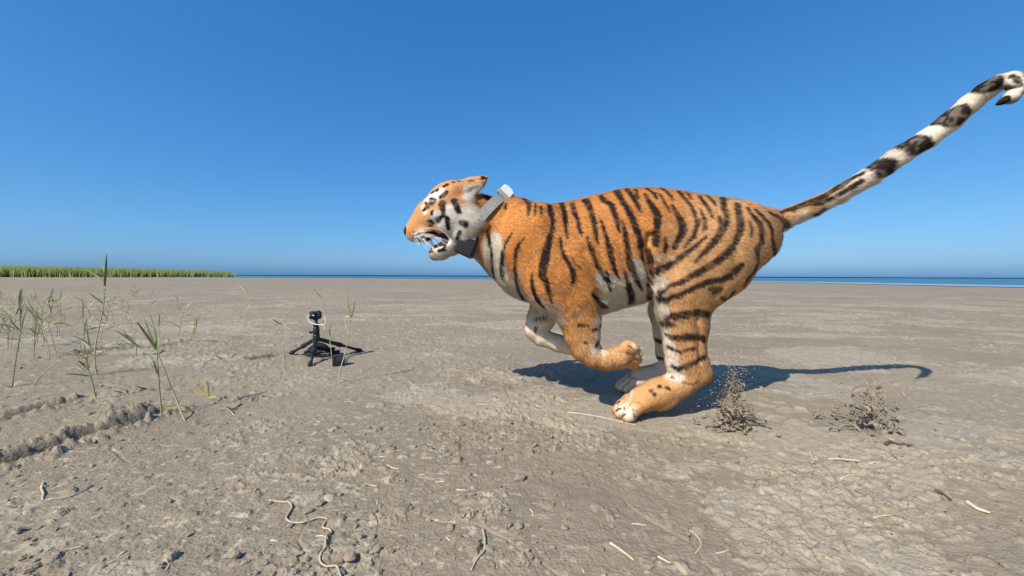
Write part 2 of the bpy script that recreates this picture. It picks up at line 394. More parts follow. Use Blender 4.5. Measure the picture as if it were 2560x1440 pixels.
# trunk: a loft of egg-shaped sections
ST = np.array([(1228,520,680,.105),(1250,500,712,.135),(1300,497,745,.17),(1350,512,765,.192),(1400,508,780,.205),(1450,497,786,.212),(1500,485,784,.214),(1550,473,769,.21),
 (1600,469,756,.20),(1650,471,742,.185),(1700,477,730,.175),(1750,486,720,.17),(1800,494,706,.16),(1850,508,688,.14),(1890,521,668,.11),(1925,536,640,.07)])
tw = np.array([P(u, t, MID) for u,t,b,h in ST]); bw = np.array([P(u, b, MID) for u,t,b,h in ST])
s = sub(np.array([tw[0,0]-0.06, MID-0.27, 0.38]), np.array([tw[-1,0]+0.06, MID+0.27, 1.08])); x, y, z = grid(s)
xs = x[:,0,0]; ker = np.hanning(15); ker /= ker.sum()
def lp(vals):
    v = np.interp(xs, tw[:,0], vals); return np.convolve(np.pad(v, 7, mode='edge'), ker, mode='valid')[:,None,None]
tz, bz, hw = lp(tw[:,2]), lp(bw[:,2]), lp(ST[:,3]); zc = (tz*0.47+bz*0.53); hz = np.where(z > zc, tz-zc, zc-bz); dz = (z-zc)/hz
wv = hw*(1-0.20*np.clip(dz,0,1)**2-0.10*np.clip(-dz,0,1)**2)
q = (np.abs((y-MID)/wv)**2.25+np.abs(dz)**2.25)**(1/2.25)
d = (q-1)*np.minimum(hw, hz)
d = np.maximum(d, np.maximum(tw[0,0]-x, x-tw[-1,0]))
put(s, d, 0.02)
ribs = [(1470+34*i) for i in range(6)]
# shoulders, haunches
ell(1335,600,76,92,.075,-.130,-.25,k=.05); ell(1335,600,76,92,.075,.130,.25,k=.05)
ell(1385,690,72,80,.075,-.15,0,k=.05); ell(1385,690,72,80,.075,.15,0,k=.05)
ell(1300,640,62,92,.12,0,0,k=.05)
# neck
chain([N(1150,545,58,0,.115),N(1200,560,72,0,.118),N(1255,590,92,0,.14)],k=.05)
# tail
TL = [(1915,552,38),(1948,551,28),(2026,520,24),(2093,487,23),(2172,441,24),(2256,385,26),(2315,349,26),(2376,303,26.5),(2425,259,25),(2463,228,23.5),(2498,205,22),(2528,200,20),(2544,219,18),(2528,242,15),(2494,260,4)]
TAIL = [N(u,v,r*0.87,0,None,MID-0.45*max(0,(i-1)/(len(TL)-2))**1.1) for i,(u,v,r) in enumerate(TL)]
chain(TAIL,k=.035)
# near hind leg
NHIND = [N(1858,588,84,-.075,.075),N(1792,648,96,-.115,.085),N(1716,722,82,-.135,.085),N(1708,770,66,-.135,.072),N(1712,815,58,-.135,.062),N(1711,860,51,-.135,.055),N(1716,905,49,-.135,.05),N(1742,934,33,-.135,.045),N(1697,962,34,-.14,.05),N(1645,982,36,-.14,.058),N(1602,1000,31,-.14,.064)]
chain(NHIND[:7],k=.04); chain(NHIND[6:],k=.022)
FHIND = [N(1850,590,80,.075,.075),N(1770,640,90,.115,.08),N(1693,708,68,.16,.078),N(1672,775,48,.185,.06),N(1676,830,41,.20,.05),N(1680,880,39,.225,.048),N(1690,918,26,.24,.042),N(1655,932,27,.245,.048),N(1600,944,25,.25,.056)]
chain(FHIND,k=.03)
# front legs
NFORE = [N(1345,600,80,-.125,.07),N(1395,700,82,-.15,.075),N(1436,752,66,-.15,.068),N(1450,800,50,-.15,.056),N(1456,840,43,-.15,.05),N(1463,870,35,-.15,.046),N(1480,893,25,-.15,.046),N(1515,900,25,-.15,.05),N(1548,894,29,-.15,.056)]
chain(NFORE,k=.03)
FFORE = [N(1395,690,72,.14,.07),N(1372,755,44,.15,.055),N(1353,795,35,.15,.048),N(1338,824,26,.15,.044),N(1352,842,22,.15,.042),N(1395,858,21,.15,.046),N(1440,868,22,.15,.05)]
chain(FFORE,k=.025)
# paws: four toes each, side by side across the foot
def toes(cu, cv, dy, dirv, r, spread, reach, z_on=None, axis=(0,1,0), pad=True):
    Yd = MID+dy; c = np.array(P(cu,cv,Yd)); axis = np.array(axis)/np.linalg.norm(axis)
    dirv = np.array(dirv)/np.linalg.norm(dirv)
    for i, (o, f) in enumerate(((-1.5,0.45),(-0.52,1.0),(0.52,1.0),(1.5,0.5))):
        a = c+axis*o*spread*0.72; b = a+dirv*reach*(0.62+0.38*f)+axis*o*spread*0.36
        if z_on is not None: b[2] = z_on+r*0.9; a[2] = max(a[2], z_on+r*1.1)
        up = np.array([0,0,1.0])
        chain([(tuple(a),r*0.9,r*0.9),(tuple(a*0.45+b*0.55+up*r*0.42),r*0.92,r*0.86),(tuple(b),r*0.86,r*0.84),(tuple(b+dirv*r*0.35-up*r*0.1),r*0.66,r*0.62)],k=.0035)
toes(1606,1002,-.14,(-1,0,-.35),.0275,.0385,.100,0.0)
toes(1600,947,.25,(-1,0,-.15),.026,.033,.10,0.0)
toes(1552,892,-.155,(1,0,.06),.0265,.029,.062,None,(0.15,0.55,-0.85))
toes(1440,868,.15,(1,0,.0),.025,.028,.10)
ell(1665,1004,34,16,.045,-.135,.5,k=.02)
chain([N(1752,905,20,-.135,.030),N(1764,930,14,-.135,.026),N(1762,944,12,-.135,.026)],k=.012)      # heel bone
ell(1478,884,22,24,.040,-.15,.3,k=.012)                    # wrist
# flank fold
chain([N(1628,590,7,-.20,.02),N(1622,625,9,-.21,.03),N(1632,665,10,-.21,.03),N(1634,715,9,-.20,.03)],k=.022,cut=True)
chain([N(1495,735,8,-.205,.02),N(1512,770,10,-.19,.03)],k=.02,cut=True)
# head
ell(1138,512,66,60,.098,0,-.1,k=.03)                        # skull
ell(1150,545,58,60,.124,0,0,k=.03)                          # cheeks
ell(1122,562,38,34,.096,0,0,k=.02)
chain([N(1112,522,52,0,.080),N(1080,546,46,0,.068),N(1052,569,33,0,.052),N(1037,580,25,0,.042)],k=.02)   # muzzle
for sd in (-1,1):
    ell(1060,584,27,22,.032,.034*sd,.25,k=.010)             # whisker pads
    ell(1080,505,22,14,.030,.050*sd,.5,k=.012)              # brows
    ell(1098,535,26,22,.04,.068*sd,.2,k=.015)               # cheekbones
    chain([N(1078,517,7,.090*sd,.016),N(1063,523,6,.076*sd,.014)],k=.010,cut=True)     # eye sockets
    dy = .088*sd; du, dv = (0,0) if sd < 0 else (4,-9)      # ears, folded back
    chain([N(1148+du,480+dv,22,dy*.95,.026),N(1176+du,470+dv,17,dy*1.12,.018),N(1199+du,460+dv,10,dy*1.16,.012),N(1213+du,452+dv,4,dy*1.16,.007)],k=.012)
    chain([N(1170+du,478+dv,9,dy*1.12+.028*sd,.016),N(1196+du,467+dv,6,dy*1.16+.020*sd,.010)],k=.008,cut=True)
    # ruff behind the cheeks
    chain([N(1165,520,30,.095*sd,.05),N(1180,555,34,.10*sd,.05),N(1160,590,26,.075*sd,.05)],k=.02)
chain([N(1024,572,10,0,.024),N(1019,578,10,0,.022)],k=.008)                         # nose
chain([N(1158,592,30,0,.078),N(1128,614,23,0,.060),N(1103,629,19,0,.046),N(1088,634,16,0,.034)],k=.015)   # lower jaw
chain([N(1078,610,7,0,.30),N(1050,618,11,0,.30)],k=.005,cut=True)                 # open mouth: clear gap between the front teeth
for sd in (-1,1):
    chain([N(1110,603,8,.095*sd,.042),N(1097,607,12,.082*sd,.040),N(1082,610,10,.07*sd,.040)],k=.006,cut=True)

g = vdb.FloatGrid(0.3); g.copyFromArray(SDF); 
pts, quads = g.convertToQuads(0.0)
BV = pts.astype(np.float64)*VX+lo; quads = quads[:, ::-1].astype(np.int64)
# keep the largest connected piece
lab = np.arange(len(BV))
for _ in range(400):
    m = lab[quads].min(1); new = lab.copy(); np.minimum.at(new, quads.ravel(), np.repeat(m,4)); new = new[new]
    if (new == lab).all(): break
    lab = new
big = np.bincount(lab).argmax(); keep = lab == big
idx = np.cumsum(keep)-1; quads = idx[quads[keep[quads].all(1)]]; BV = BV[keep]
# light smoothing
ed = np.concatenate([quads[:,[i,(i+1)%4]] for i in range(4)]); deg = np.bincount(ed.ravel(), minlength=len(BV)).astype(float)
for it in range(4):
    acc = np.zeros_like(BV)
    for a, b in ((0,1),(1,0)):
        for c_ in range(3): acc[:,c_] += np.bincount(ed[:,a], BV[ed[:,b],c_], len(BV))
    BV += (0.5 if it%2 == 0 else -0.42)*(acc/deg[:,None]-BV)
def vert_normals(V, Q):
    n = np.cross(V[Q[:,2]]-V[Q[:,0]], V[Q[:,3]]-V[Q[:,1]]); out = np.zeros_like(V)
    for k in range(4):
        for c_ in range(3): out[:,c_] += np.bincount(Q[:,k], n[:,c_], len(V))
    return out/(np.linalg.norm(out,axis=1)[:,None]+1e-12)
if np.mean(np.sum(vert_normals(BV,quads)*(BV-np.array([0.3,MID,0.75])),1)) < 0: quads = quads[:, ::-1].copy()
bvh = BVHTree.FromPolygons([tuple(p) for p in BV], [tuple(q_) for q_ in quads])
def pick0(u, v):
    h = bvh.ray_cast(CAM, ray(u, v).normalized()); return None if h[0] is None else np.array(h[0])
MUSCLE = [([(1372,530),(1392,590),(1425,660),(1450,700)],15,-7),([(1462,630),(1492,690),(1506,745)],14,-8),([(1295,640),(1335,690),(1385,735)],15,-6),([(1300,560),(1330,610),(1370,660)],26,5),([(1420,690),(1450,740)],26,5),
 ([(1598,545),(1618,620),(1628,700)],20,-10),([(1705,560),(1755,630),(1780,700)],18,-5),([(1850,590),(1835,670),(1795,735)],16,-6),([(1745,800),(1749,855),(1752,900)],9,-8),([(1442,790),(1458,855)],9,-5),([(1270,520),(1248,590),(1262,680)],15,-6),
 ([(1770,590),(1740,640)],40,8),([(1640,600),(1680,640),(1690,690)],12,-4),([(1675,960),(1630,985)],8,-3),([(1690,790),(1700,850)],14,3),([(1560,500),(1700,500)],10,-3),([(1330,515),(1350,560)],14,5)]
MUSCLE += [([(1490+27*i,590+6*i),(1502+27*i,640),(1520+25*i,700-4*i)],8,-3.2) for i in range(5)]
disp = np.zeros(len(BV))
for pl, wpx, amt in MUSCLE:
    pp = [pick0(u,v) for u,v in pl]; pp = [q_ for q_ in pp if q_ is not None]
    if len(pp) < 2: continue
    for sd in (1,-1):
        p3 = [q_ if sd > 0 else np.array([q_[0],2*MID-q_[1],q_[2]]) for q_ in pp]; bd = np.full(len(BV), 9.0)
        for a_, b_ in zip(p3[:-1],p3[1:]):
            dv = b_-a_; t = np.clip(((BV-a_)@dv)/(dv@dv),0,1); bd = np.minimum(bd, np.linalg.norm(BV-a_-t[:,None]*dv,axis=1))
        disp += amt*0.001*np.exp(-(bd/(wpx*0.0017))**2)
BV = BV+vert_normals(BV,quads)*disp[:,None]
bme = np_mesh('body', BV, quads.ravel(), 4); BNrm = vert_normals(BV, quads)
bvh = BVHTree.FromPolygons([tuple(p) for p in BV], [tuple(q_) for q_ in quads])
def pick(u, v):
    d = ray(u, v).normalized(); h = bvh.ray_cast(CAM, d)
    if h[0] is None:
        h = bvh.find_nearest(P(u, v, MID-0.05)); return np.array(h[0])
    return np.array(h[0])

# ------------------------------------------------------------------ pelt: stripes and painted crease shade are curves lying on the skin
ZM = {'A':(1200,460,4.2367),'B':(1440,450,4.2367),'C':(1640,450,4.2353),'D':(1520,700,4.0),'H':(1000,430,6.0),'T':(1840,150,3.064),'F':(1280,680,3.6)}
STRIPES_AND_SHADE = {
'A':[[(90,430,18),(60,500,20),(85,600,18),(100,700,14),(110,800,12),(125,920,12),(150,1000,6)],
 [(330,520,4),(290,590,10),(235,690,14),(225,780,14),(212,880,10),(215,960,8),(225,1010,4)],
 [(460,570,4),(410,630,12),(375,690,13),(368,790,14),(365,900,16),(365,1010,18),(385,1110,22),(420,1190,16),(465,1240,6)],
 [(545,940,8),(540,1030,14),(555,1120,22),(590,1220,22),(650,1290,10)],
 [(725,215,26),(745,320,28),(768,400,20),(755,480,20),(730,570,26),(700,680,36),(680,780,40),(665,870,40),(655,960,38),(690,1040,24),(715,1130,20),(745,1210,14),(745,1270,6)],
 [(840,560,8),(850,650,16),(880,750,20),(930,840,22),(975,920,26),(985,990,26),(965,1060,12)],
 [(850,185,20),(885,290,28),(895,380,24),(898,460,14),(920,570,5)],
 [(970,205,20),(990,310,24),(1030,380,18),(1045,480,16),(1075,550,8)],
 [(1110,170,35),(1165,270,28),(1195,380,24),(1210,480,22),(1230,580,16),(1245,630,6)],
 [(1125,560,10),(1165,680,18),(1200,780,20),(1245,880,20),(1290,970,14)],
 [(460,155,24),(515,210,22),(510,290,14),(500,330,6)],[(580,200,8),(575,290,10),(565,330,4)],[(635,240,10),(640,310,8)],
 [(270,210,14),(262,260,12)],[(950,760,3),(1000,850,5),(1080,900,4)]],  # last curve paints the shade of a skin crease at the shoulder
'B':[[(250,165,20),(300,225,28),(370,260,26),(395,340,26),(425,430,26),(445,520,14),(460,560,6)],
 [(250,410,6),(285,510,14),(320,620,20),(345,720,30),(375,850,22),(405,940,18),(425,1010,10)],
 [(300,970,12),(325,1060,14),(340,1140,6)],
 [(420,115,30),(480,220,26),(540,310,28),(590,410,34),(630,510,34),(665,610,30),(680,700,34),(695,800,30),(715,900,18),(740,1000,12),(790,1070,14)],
 [(480,430,8),(510,560,22),(535,680,26),(545,780,26),(560,890,24),(600,1000,18),(650,1080,18),(680,1150,10)],
 [(525,95,20),(590,170,26),(630,240,24),(660,300,16),(680,340,6)],[(625,100,18),(650,190,16)],
 [(720,150,12),(770,240,24),(830,320,36),(860,400,38),(850,500,34),(830,590,34),(835,680,26)],
 [(760,740,20),(775,830,30),(790,930,26),(800,1000,18)],[(740,90,16),(820,140,22),(850,200,12)],  # first curve paints the shade inside the flank fold
 [(880,150,14),(920,220,16),(955,280,14),(980,330,6)],[(890,85,20),(960,130,18),(1000,180,14),(1020,225,6)],
 [(1010,260,14),(1060,360,26),(1110,440,36),(1125,530,38),(1080,620,28),(1030,710,22)],
 [(1080,120,24),(1140,190,24),(1210,270,20),(1250,360,20),(1262,440,10)],[(1170,130,20),(1210,200,10)],
 [(940,620,20),(945,700,22),(930,760,16)],[(510,980,16),(530,1090,26),(555,1200,34),(560,1280,30)],[(740,1080,18),(760,1150,26),(750,1240,24)]],
'C':[[(-10,950,36),(90,920,32),(180,870,26),(270,800,24),(370,730,22),(450,660,16),(530,590,8)],
 [(440,420,14),(420,500,20),(390,590,22),(330,660,16),(295,710,12)],[(460,300,10),(490,380,16),(515,450,18),(500,520,14),(480,550,6)],
 [(450,165,16),(510,250,24),(560,320,18),(590,400,8)],[(540,165,16),(600,230,20),(625,270,8)],
 [(700,190,30),(710,290,26),(740,380,24),(740,450,24),(690,530,34),(640,610,34),(570,690,28),(500,770,22),(430,840,14),(400,870,8)],[(665,390,14),(680,480,22)],
 [(850,255,28),(870,370,34),(890,460,38),(870,560,34),(830,660,30),(760,760,34),(680,830,34),(590,890,28),(480,950,28),(380,1010,28),(270,1070,24),(140,1110,18),(30,1160,28)],
 [(10,1220,30),(100,1250,28),(220,1220,26),(330,1170,24),(450,1110,28),(570,1070,28),(680,1050,28),(780,1010,36),(850,940,36),(900,890,24)],
 [(960,300,16),(1020,380,20),(1090,460,28),(1110,540,26),(1115,650,30),(1060,730,34),(1080,870,24),(1040,960,24),(970,1040,24),(930,1110,14)],
 [(1050,320,20),(1130,390,22),(1190,460,20),(1225,540,22),(1225,630,20),(1245,720,24),(1255,800,22),(1215,890,14)],
 [(980,440,8),(1010,520,14),(1000,600,8)],[(560,1140,18),(680,1150,22),(600,1190,14)],[(820,1180,20),(750,1270,18),(690,1240,12)],
 [(1190,340,16),(1280,380,24),(1340,430,30),(1365,480,30),(1330,520,16)]],
'D':[[(570,345,22),(680,355,34),(800,335,38),(900,305,30),(1000,340,26)],[(530,395,28),(600,420,22),(660,445,10)],
 [(570,530,10),(640,570,22),(740,570,32),(850,560,34),(940,570,26),(960,610,16)],[(590,655,14),(650,690,14),(720,715,12),(780,690,12),(860,680,18)],
 [(640,850,14),(700,885,18),(770,860,24),(860,820,20),(930,780,22),(962,760,18)],[(510,1063,14),(520,1062,14)],[(425,1105,13),(435,1105,13)],[(465,1140,15),(472,1145,15)],
 [(590,1075,16),(615,1085,14)],[(645,968,12),(655,975,10)],[(240,1285,2),(262,1370,3)],[(165,1265,2),(150,1340,3)],[(275,1300,2),(290,1375,3)],[(100,1235,3),(95,1290,3)],[(760,1020,3),(850,1042,5),(920,990,3)],[(465,590,18),(540,620,22)],[(485,770,14),(580,795,14)],[(520,690,14),(570,700,14)]],  # thin lines paint shade between the hind toes and in the hock crease
'T':[[(330,1165,10),(430,1140,22),(560,1090,24),(680,1040,20)],[(570,1110,12),(640,1100,14),(720,1060,14)],[(690,1030,16),(770,980,26),(850,925,22),(960,870,16)],
 [(760,1040,12),(850,1000,18),(950,930,16)],[(570,1195,12),(640,1165,18)],[(1010,810,36),(1070,815,50),(1140,830,46)],[(1080,880,36),(1150,860,40),(1190,860,22)],
 [(1240,670,44),(1330,640,66),(1400,650,60)],[(1310,690,40),(1400,680,46),(1470,660,30)],[(1530,470,40),(1620,430,64),(1700,420,64)],[(1620,480,34),(1700,460,40),(1760,430,24)],
 [(1840,215,36),(1920,190,54),(1990,180,44)],[(2110,120,14),(2150,130,18),(2165,180,14)],[(2060,205,16),(2120,215,18),(2180,185,18)],[(2010,320,40),(2060,290,44),(1990,345,20)]],
'F':[[(600,470,14),(680,475,10)],[(790,430,12),(770,490,16),(730,520,14)],[(655,630,13),(665,632,13)],[(770,630,16),(750,665,10)],[(720,200,16),(760,240,22),(800,290,18),(835,310,14)],
 [(1040,655,2),(1105,700,4),(1095,760,3)],[(1010,835,2),(1090,800,4),(1110,780,3)],[(1120,690,2),(1150,760,3)],[(215,405,8),(310,395,8)],[(215,500,12),(205,540,5)],[(330,510,16),(380,540,12),(420,560,10)]],  # first three curves paint the shaded gaps between the front toes
'H':[[(625,480,46),(640,560,30),(640,640,24),(590,690,22),(562,725,26)],[(655,650,14),(690,700,28),(700,760,22),(705,840,26)],[(800,430,40),(820,500,32),(840,560,36),(850,585,30)],
 [(600,375,18),(650,350,26),(690,310,24)],[(455,400,20),(490,405,16)],[(380,462,12),(440,474,10),(510,460,16),(530,420,12)],[(480,590,18),(470,630,16)],[(410,740,12),(470,740,20),(480,790,22),(440,800,12)],
 [(880,740,26),(940,780,32)],[(870,880,20),(850,960,20),(840,1000,14)],[(470,315,18),(495,300,18)],[(550,275,22),(560,270,22)],[(660,215,20),(700,190,18)],[(800,150,16)]*2,[(870,135,16)]*2,[(990,130,14),(1090,125,18)],
 [(1240,85,26),(1275,105,20)],[(1240,330,46),(1290,390,44)],[(285,1045,10),(330,1048,8)],[(360,925,10),(480,900,18),(600,950,14)],[(345,580,12),(375,545,10)],[(440,1200,16),(470,1190,12)],
 [(300,1035,8),(350,950,12),(420,905,14),(500,900,14),(600,945,14),(670,1000,14),(700,1060,12),(640,1160,10),(560,1185,8)],[(190,960,3.5),(260,940,3.5),(320,910,3)],[(195,1000,3.5),(300,985,3)],[(200,905,3),(270,865,3)]],
}
WHITE = {
'A':[(150,650,50),(165,780,50),(180,900,50),(220,1050,55),(290,1100,55),(430,1100,30),(490,1190,45),(560,1260,40),(150,560,40),(60,650,40),(60,760,40),(160,720,50),(170,840,50),(190,980,50),(350,1130,45)],
'B':[(250,1020,40),(380,1080,75),(480,1200,75),(620,1000,55),(620,1180,70),(430,1300,80),(320,1130,50),(700,950,45),(610,860,25),(850,820,14),(850,1060,36),(850,1300,45),(880,1400,45)],
'C':[(150,820,14),(30,1060,46),(40,1200,40),(50,1340,50)],
'D':[(560,470,40),(545,530,34),(560,590,40),(590,660,38),(620,740,46),(620,820,40),(520,400,34),(650,910,55),(690,945,40),(480,260,40),(500,330,30),(200,1330,55),(360,1350,55),(120,1260,55),(230,1140,30),(700,1240,50),(480,500,60),(500,690,60),(540,850,60)],
'F':[(770,440,34),(770,560,34),(745,680,34),(820,720,20),(210,560,60),(310,610,60),(420,630,50),(200,420,60),(300,380,60),(1110,670,20),(1150,750,20)],
'H':[(400,400,55),(480,380,50),(560,330,46),(620,270,24),(370,610,20),(338,520,16),(720,560,55),(720,640,65),(850,660,60),(950,560,40),(1000,640,55),(900,860,70),(760,850,80),(600,820,65),(545,640,46),(480,700,28),(1080,720,60),(950,950,60),(1180,740,40),
 (300,960,45),(400,960,50),(230,1010,36),(830,980,60),(900,1010,60),(800,900,60),(780,740,50),(1000,860,60),(560,1250,80),(650,1180,60),(720,1080,60),(1050,320,44),(1160,270,40),(1000,260,34),(1100,230,30),(960,380,40),(1190,210,26),(1040,540,60),(1120,640,50)],
'T':[(820,1070,34),(960,1000,40),(1060,930,36),(700,1120,24),(500,1190,20),(420,1250,24),(1230,790,60),(1330,760,40),(1170,740,24),(1480,570,60),(1570,600,40),(1420,540,24),(1800,320,70),(1900,280,50),(2060,150,44),(2110,260,30)],
}
def mirror(p):
    q_ = np.array([p[0], 2*MID-p[1], p[2]]); h = bvh.find_nearest(Vector(q_)); return np.array(h[0])
segs = []; 
for key, lst in STRIPES_AND_SHADE.items():
    ox, oy, sc = ZM[key]
    for li, st in enumerate(lst):
        pw = [(ox+a/sc, oy+b/sc, r_/sc) for a,b,r_ in st]; dens = []
        for (a,b) in zip(pw[:-1],pw[1:]):
            n = max(1,int(math.hypot(a[0]-b[0],a[1]-b[1])/7))
            dens += [tuple(a[i]+(b[i]-a[i])*k/n for i in range(3)) for k in range(n)]
        dens.append(pw[-1])
        p3 = [(pick(u,v), (1.2*r_+1.2) if key == 'H' else (1.17*r_+0.6)) for u,v,r_ in dens]
        far = key in 'ABCH'
        for (p0,r0),(p1,r1) in zip(p3[:-1],p3[1:]):
            if np.linalg.norm(p1-p0) > 0.09: continue
            sx = p0[1]/FPX; segs.append((p0,p1,r0*sx,r1*sx))
            if far: segs.append((mirror(p0),mirror(p1),r0*sx,r1*sx))
whites = []
for key, lst in WHITE.items():
    ox, oy, sc = ZM[key]
    for a,b,r_ in lst:
        p = pick(ox+a/sc, oy+b/sc); rr_ = r_/sc*p[1]/FPX; whites.append((p, rr_))
        if key in 'ABCH': whites.append((mirror(p), rr_))
def pelt(Pn, Nn, jit=0.0):
    n = len(Pn); wob = (vnoise3(Pn, 55, 3)-0.5)*0.010+(vnoise3(Pn, 160, 8)-0.5)*0.006
    sd = np.full(n, 0.2)
    order = np.argsort(Pn[:,0]); xsorted = Pn[order,0]
    for p0,p1,r0,r1 in segs:
        m = max(r0,r1)+0.03; a, b = np.searchsorted(xsorted, [min(p0[0],p1[0])-m, max(p0[0],p1[0])+m]); ii = order[a:b]
        if not len(ii): continue
        Q = Pn[ii]; ok = (Q[:,2] > min(p0[2],p1[2])-m) & (Q[:,2] < max(p0[2],p1[2])+m) & (Q[:,1] > min(p0[1],p1[1])-m) & (Q[:,1] < max(p0[1],p1[1])+m)
        ii = ii[ok]; Q = Pn[ii]
        if not len(ii): continue
        dv = p1-p0; t = np.clip(((Q-p0)@dv)/(dv@dv+1e-9), 0, 1)
        dd = np.linalg.norm(Q-p0-t[:,None]*dv, axis=1)-(r0+(r1-r0)*t); sd[ii] = np.minimum(sd[ii], dd)
    wd = np.full(n, 0.0); x_, z_ = Pn[:,0], Pn[:,2]
    for p, r_ in whites:
        sg = 1.45*r_+0.005; a, b = np.searchsorted(xsorted, [p[0]-3*sg, p[0]+3*sg]); ii = order[a:b]
        wd[ii] += np.exp(-((Pn[ii]-p)**2).sum(1)/sg**2)
    bg_ = 0.95*sstep(0.66,0.555,z_+0.05*(vnoise3(Pn,28,71)-0.5))*sstep(0.33,0.39,x_)*sstep(0.66,0.60,x_)*(z_ > 0.43)
    wd = sstep(0.08, 1.15, np.maximum(wd,bg_)+(vnoise3(Pn, 30, 70)-0.5)*0.35+jit*70)
    x, y, z = Pn.T
    side = np.abs(y-MID); legz = (z < 0.50)
    inner = sstep(0.1, 0.7, -np.sign(y-MID)*Nn[:,1])*(side > 0.05)
    belly = sstep(0.15, 0.75, -Nn[:,2])*(z > 0.40)*(z < 0.62)*(x > -0.1)*(x < 0.75)
    wd = np.maximum(wd, np.maximum(0.85*inner*legz*sstep(0.55,0.42,z), belly))
    wd = np.maximum(wd, 0.9*sstep(0.2,0.8,-Nn[:,2])*(x < -0.02)*(z < 0.78))
    wd = np.maximum(wd, 0.9*sstep(0.1,0.8,-Nn[:,2])*(x > 1.15))
    shade = 0.88+0.26*vnoise3(Pn, 9, 30)
    orange = np.array([0.575,0.250,0.070]); tan = np.array([0.56,0.325,0.145]); cream = np.array([0.78,0.685,0.545])
    tm = sstep(0.45,0.75,x+0.9*(0.75-z))*(x < 1.3)*0.85+sstep(1.2,1.5,x)*0.9
    tm = np.maximum(tm, 0.5*sstep(0.5,0.3,z))
    hd = sstep(-0.10,-0.24,x)[:,None]; oc = orange*(1-hd)+np.array([0.55,0.285,0.115])*hd
    c = oc*(1-tm[:,None])+tan*tm[:,None]
    tl = sstep(1.30,1.55,x)[:,None]; c = c*(1-tl)+np.array([0.74,0.64,0.50])*tl
    cream = cream*(1-hd)+np.array([0.86,0.80,0.71])*hd
    foot = sstep(0.16,0.08,z)[:,None]*0.6; c = c*(1-foot)+np.array([0.60,0.315,0.12])*foot
    dors = (sstep(0.65,0.95,Nn[:,2])*(z > 0.85)*(x > -0.1)*(x < 1.0))[:,None]; c = c*(1-0.22*dors)
    c = c*shade[:,None]
    c = c*(1-wd[:,None])+cream*wd[:,None]*(0.9+0.15*vnoise3(Pn,20,33))[:,None]
    soft = 0.0022+0.003*sstep(0.3,0.9,x)
    st = 1-sstep(-soft, soft, sd+wob*0.75+jit)
    st = st*(0.80+0.2*sstep(0.35,0.5,vnoise3(Pn,40,50)))
    hb = sstep(0.45,0.8,x)[:,None]*(x < 1.25)[:,None]; dk = np.array([0.028,0.018,0.014])*(1-hb)+np.array([0.052,0.030,0.020])*hb
    c = c*(1-st[:,None])+dk*st[:,None]
    return c, st, wd
bc, bst, bwd = pelt(BV, BNrm)
# mouth lining and nose leather
MC = [np.array(P(1113,601,MID)), np.array(P(1084,608,MID))]
def seg_d(Q, a, b):
    t = np.clip(((Q-a)@(b-a))/((b-a)@(b-a)),0,1); return np.linalg.norm((Q-a-t[:,None]*(b-a))*np.array([1,0.12,1]), axis=1)
mouth = (1-sstep(0.026,0.032,seg_d(BV,MC[0],MC[1])))*(np.abs(BV[:,1]-MID) < 0.085)
bc = bc*(1-mouth[:,None])+np.array([0.050,0.018,0.016])*mouth[:,None]
nd = np.linalg.norm((BV-np.array(P(1017,578,MID)))*np.array([1,0.8,1]), axis=1); nosem = 1-sstep(0.024,0.030,nd)
bc = bc*(1-nosem[:,None])+np.array([0.030,0.018,0.017])*nosem[:,None]
set_col(bme, 'pelt', bc)
M_skin = mat('tiger_skin', (0.4,0.2,0.1), 0.75, 0.15, attr='pelt')
tiger = empty('tiger', (0.55, MID, 0.0), label='running tiger with orange black-striped coat and raised ringed tail', cat='tiger')
body = link('body', bme, M_skin, tiger)

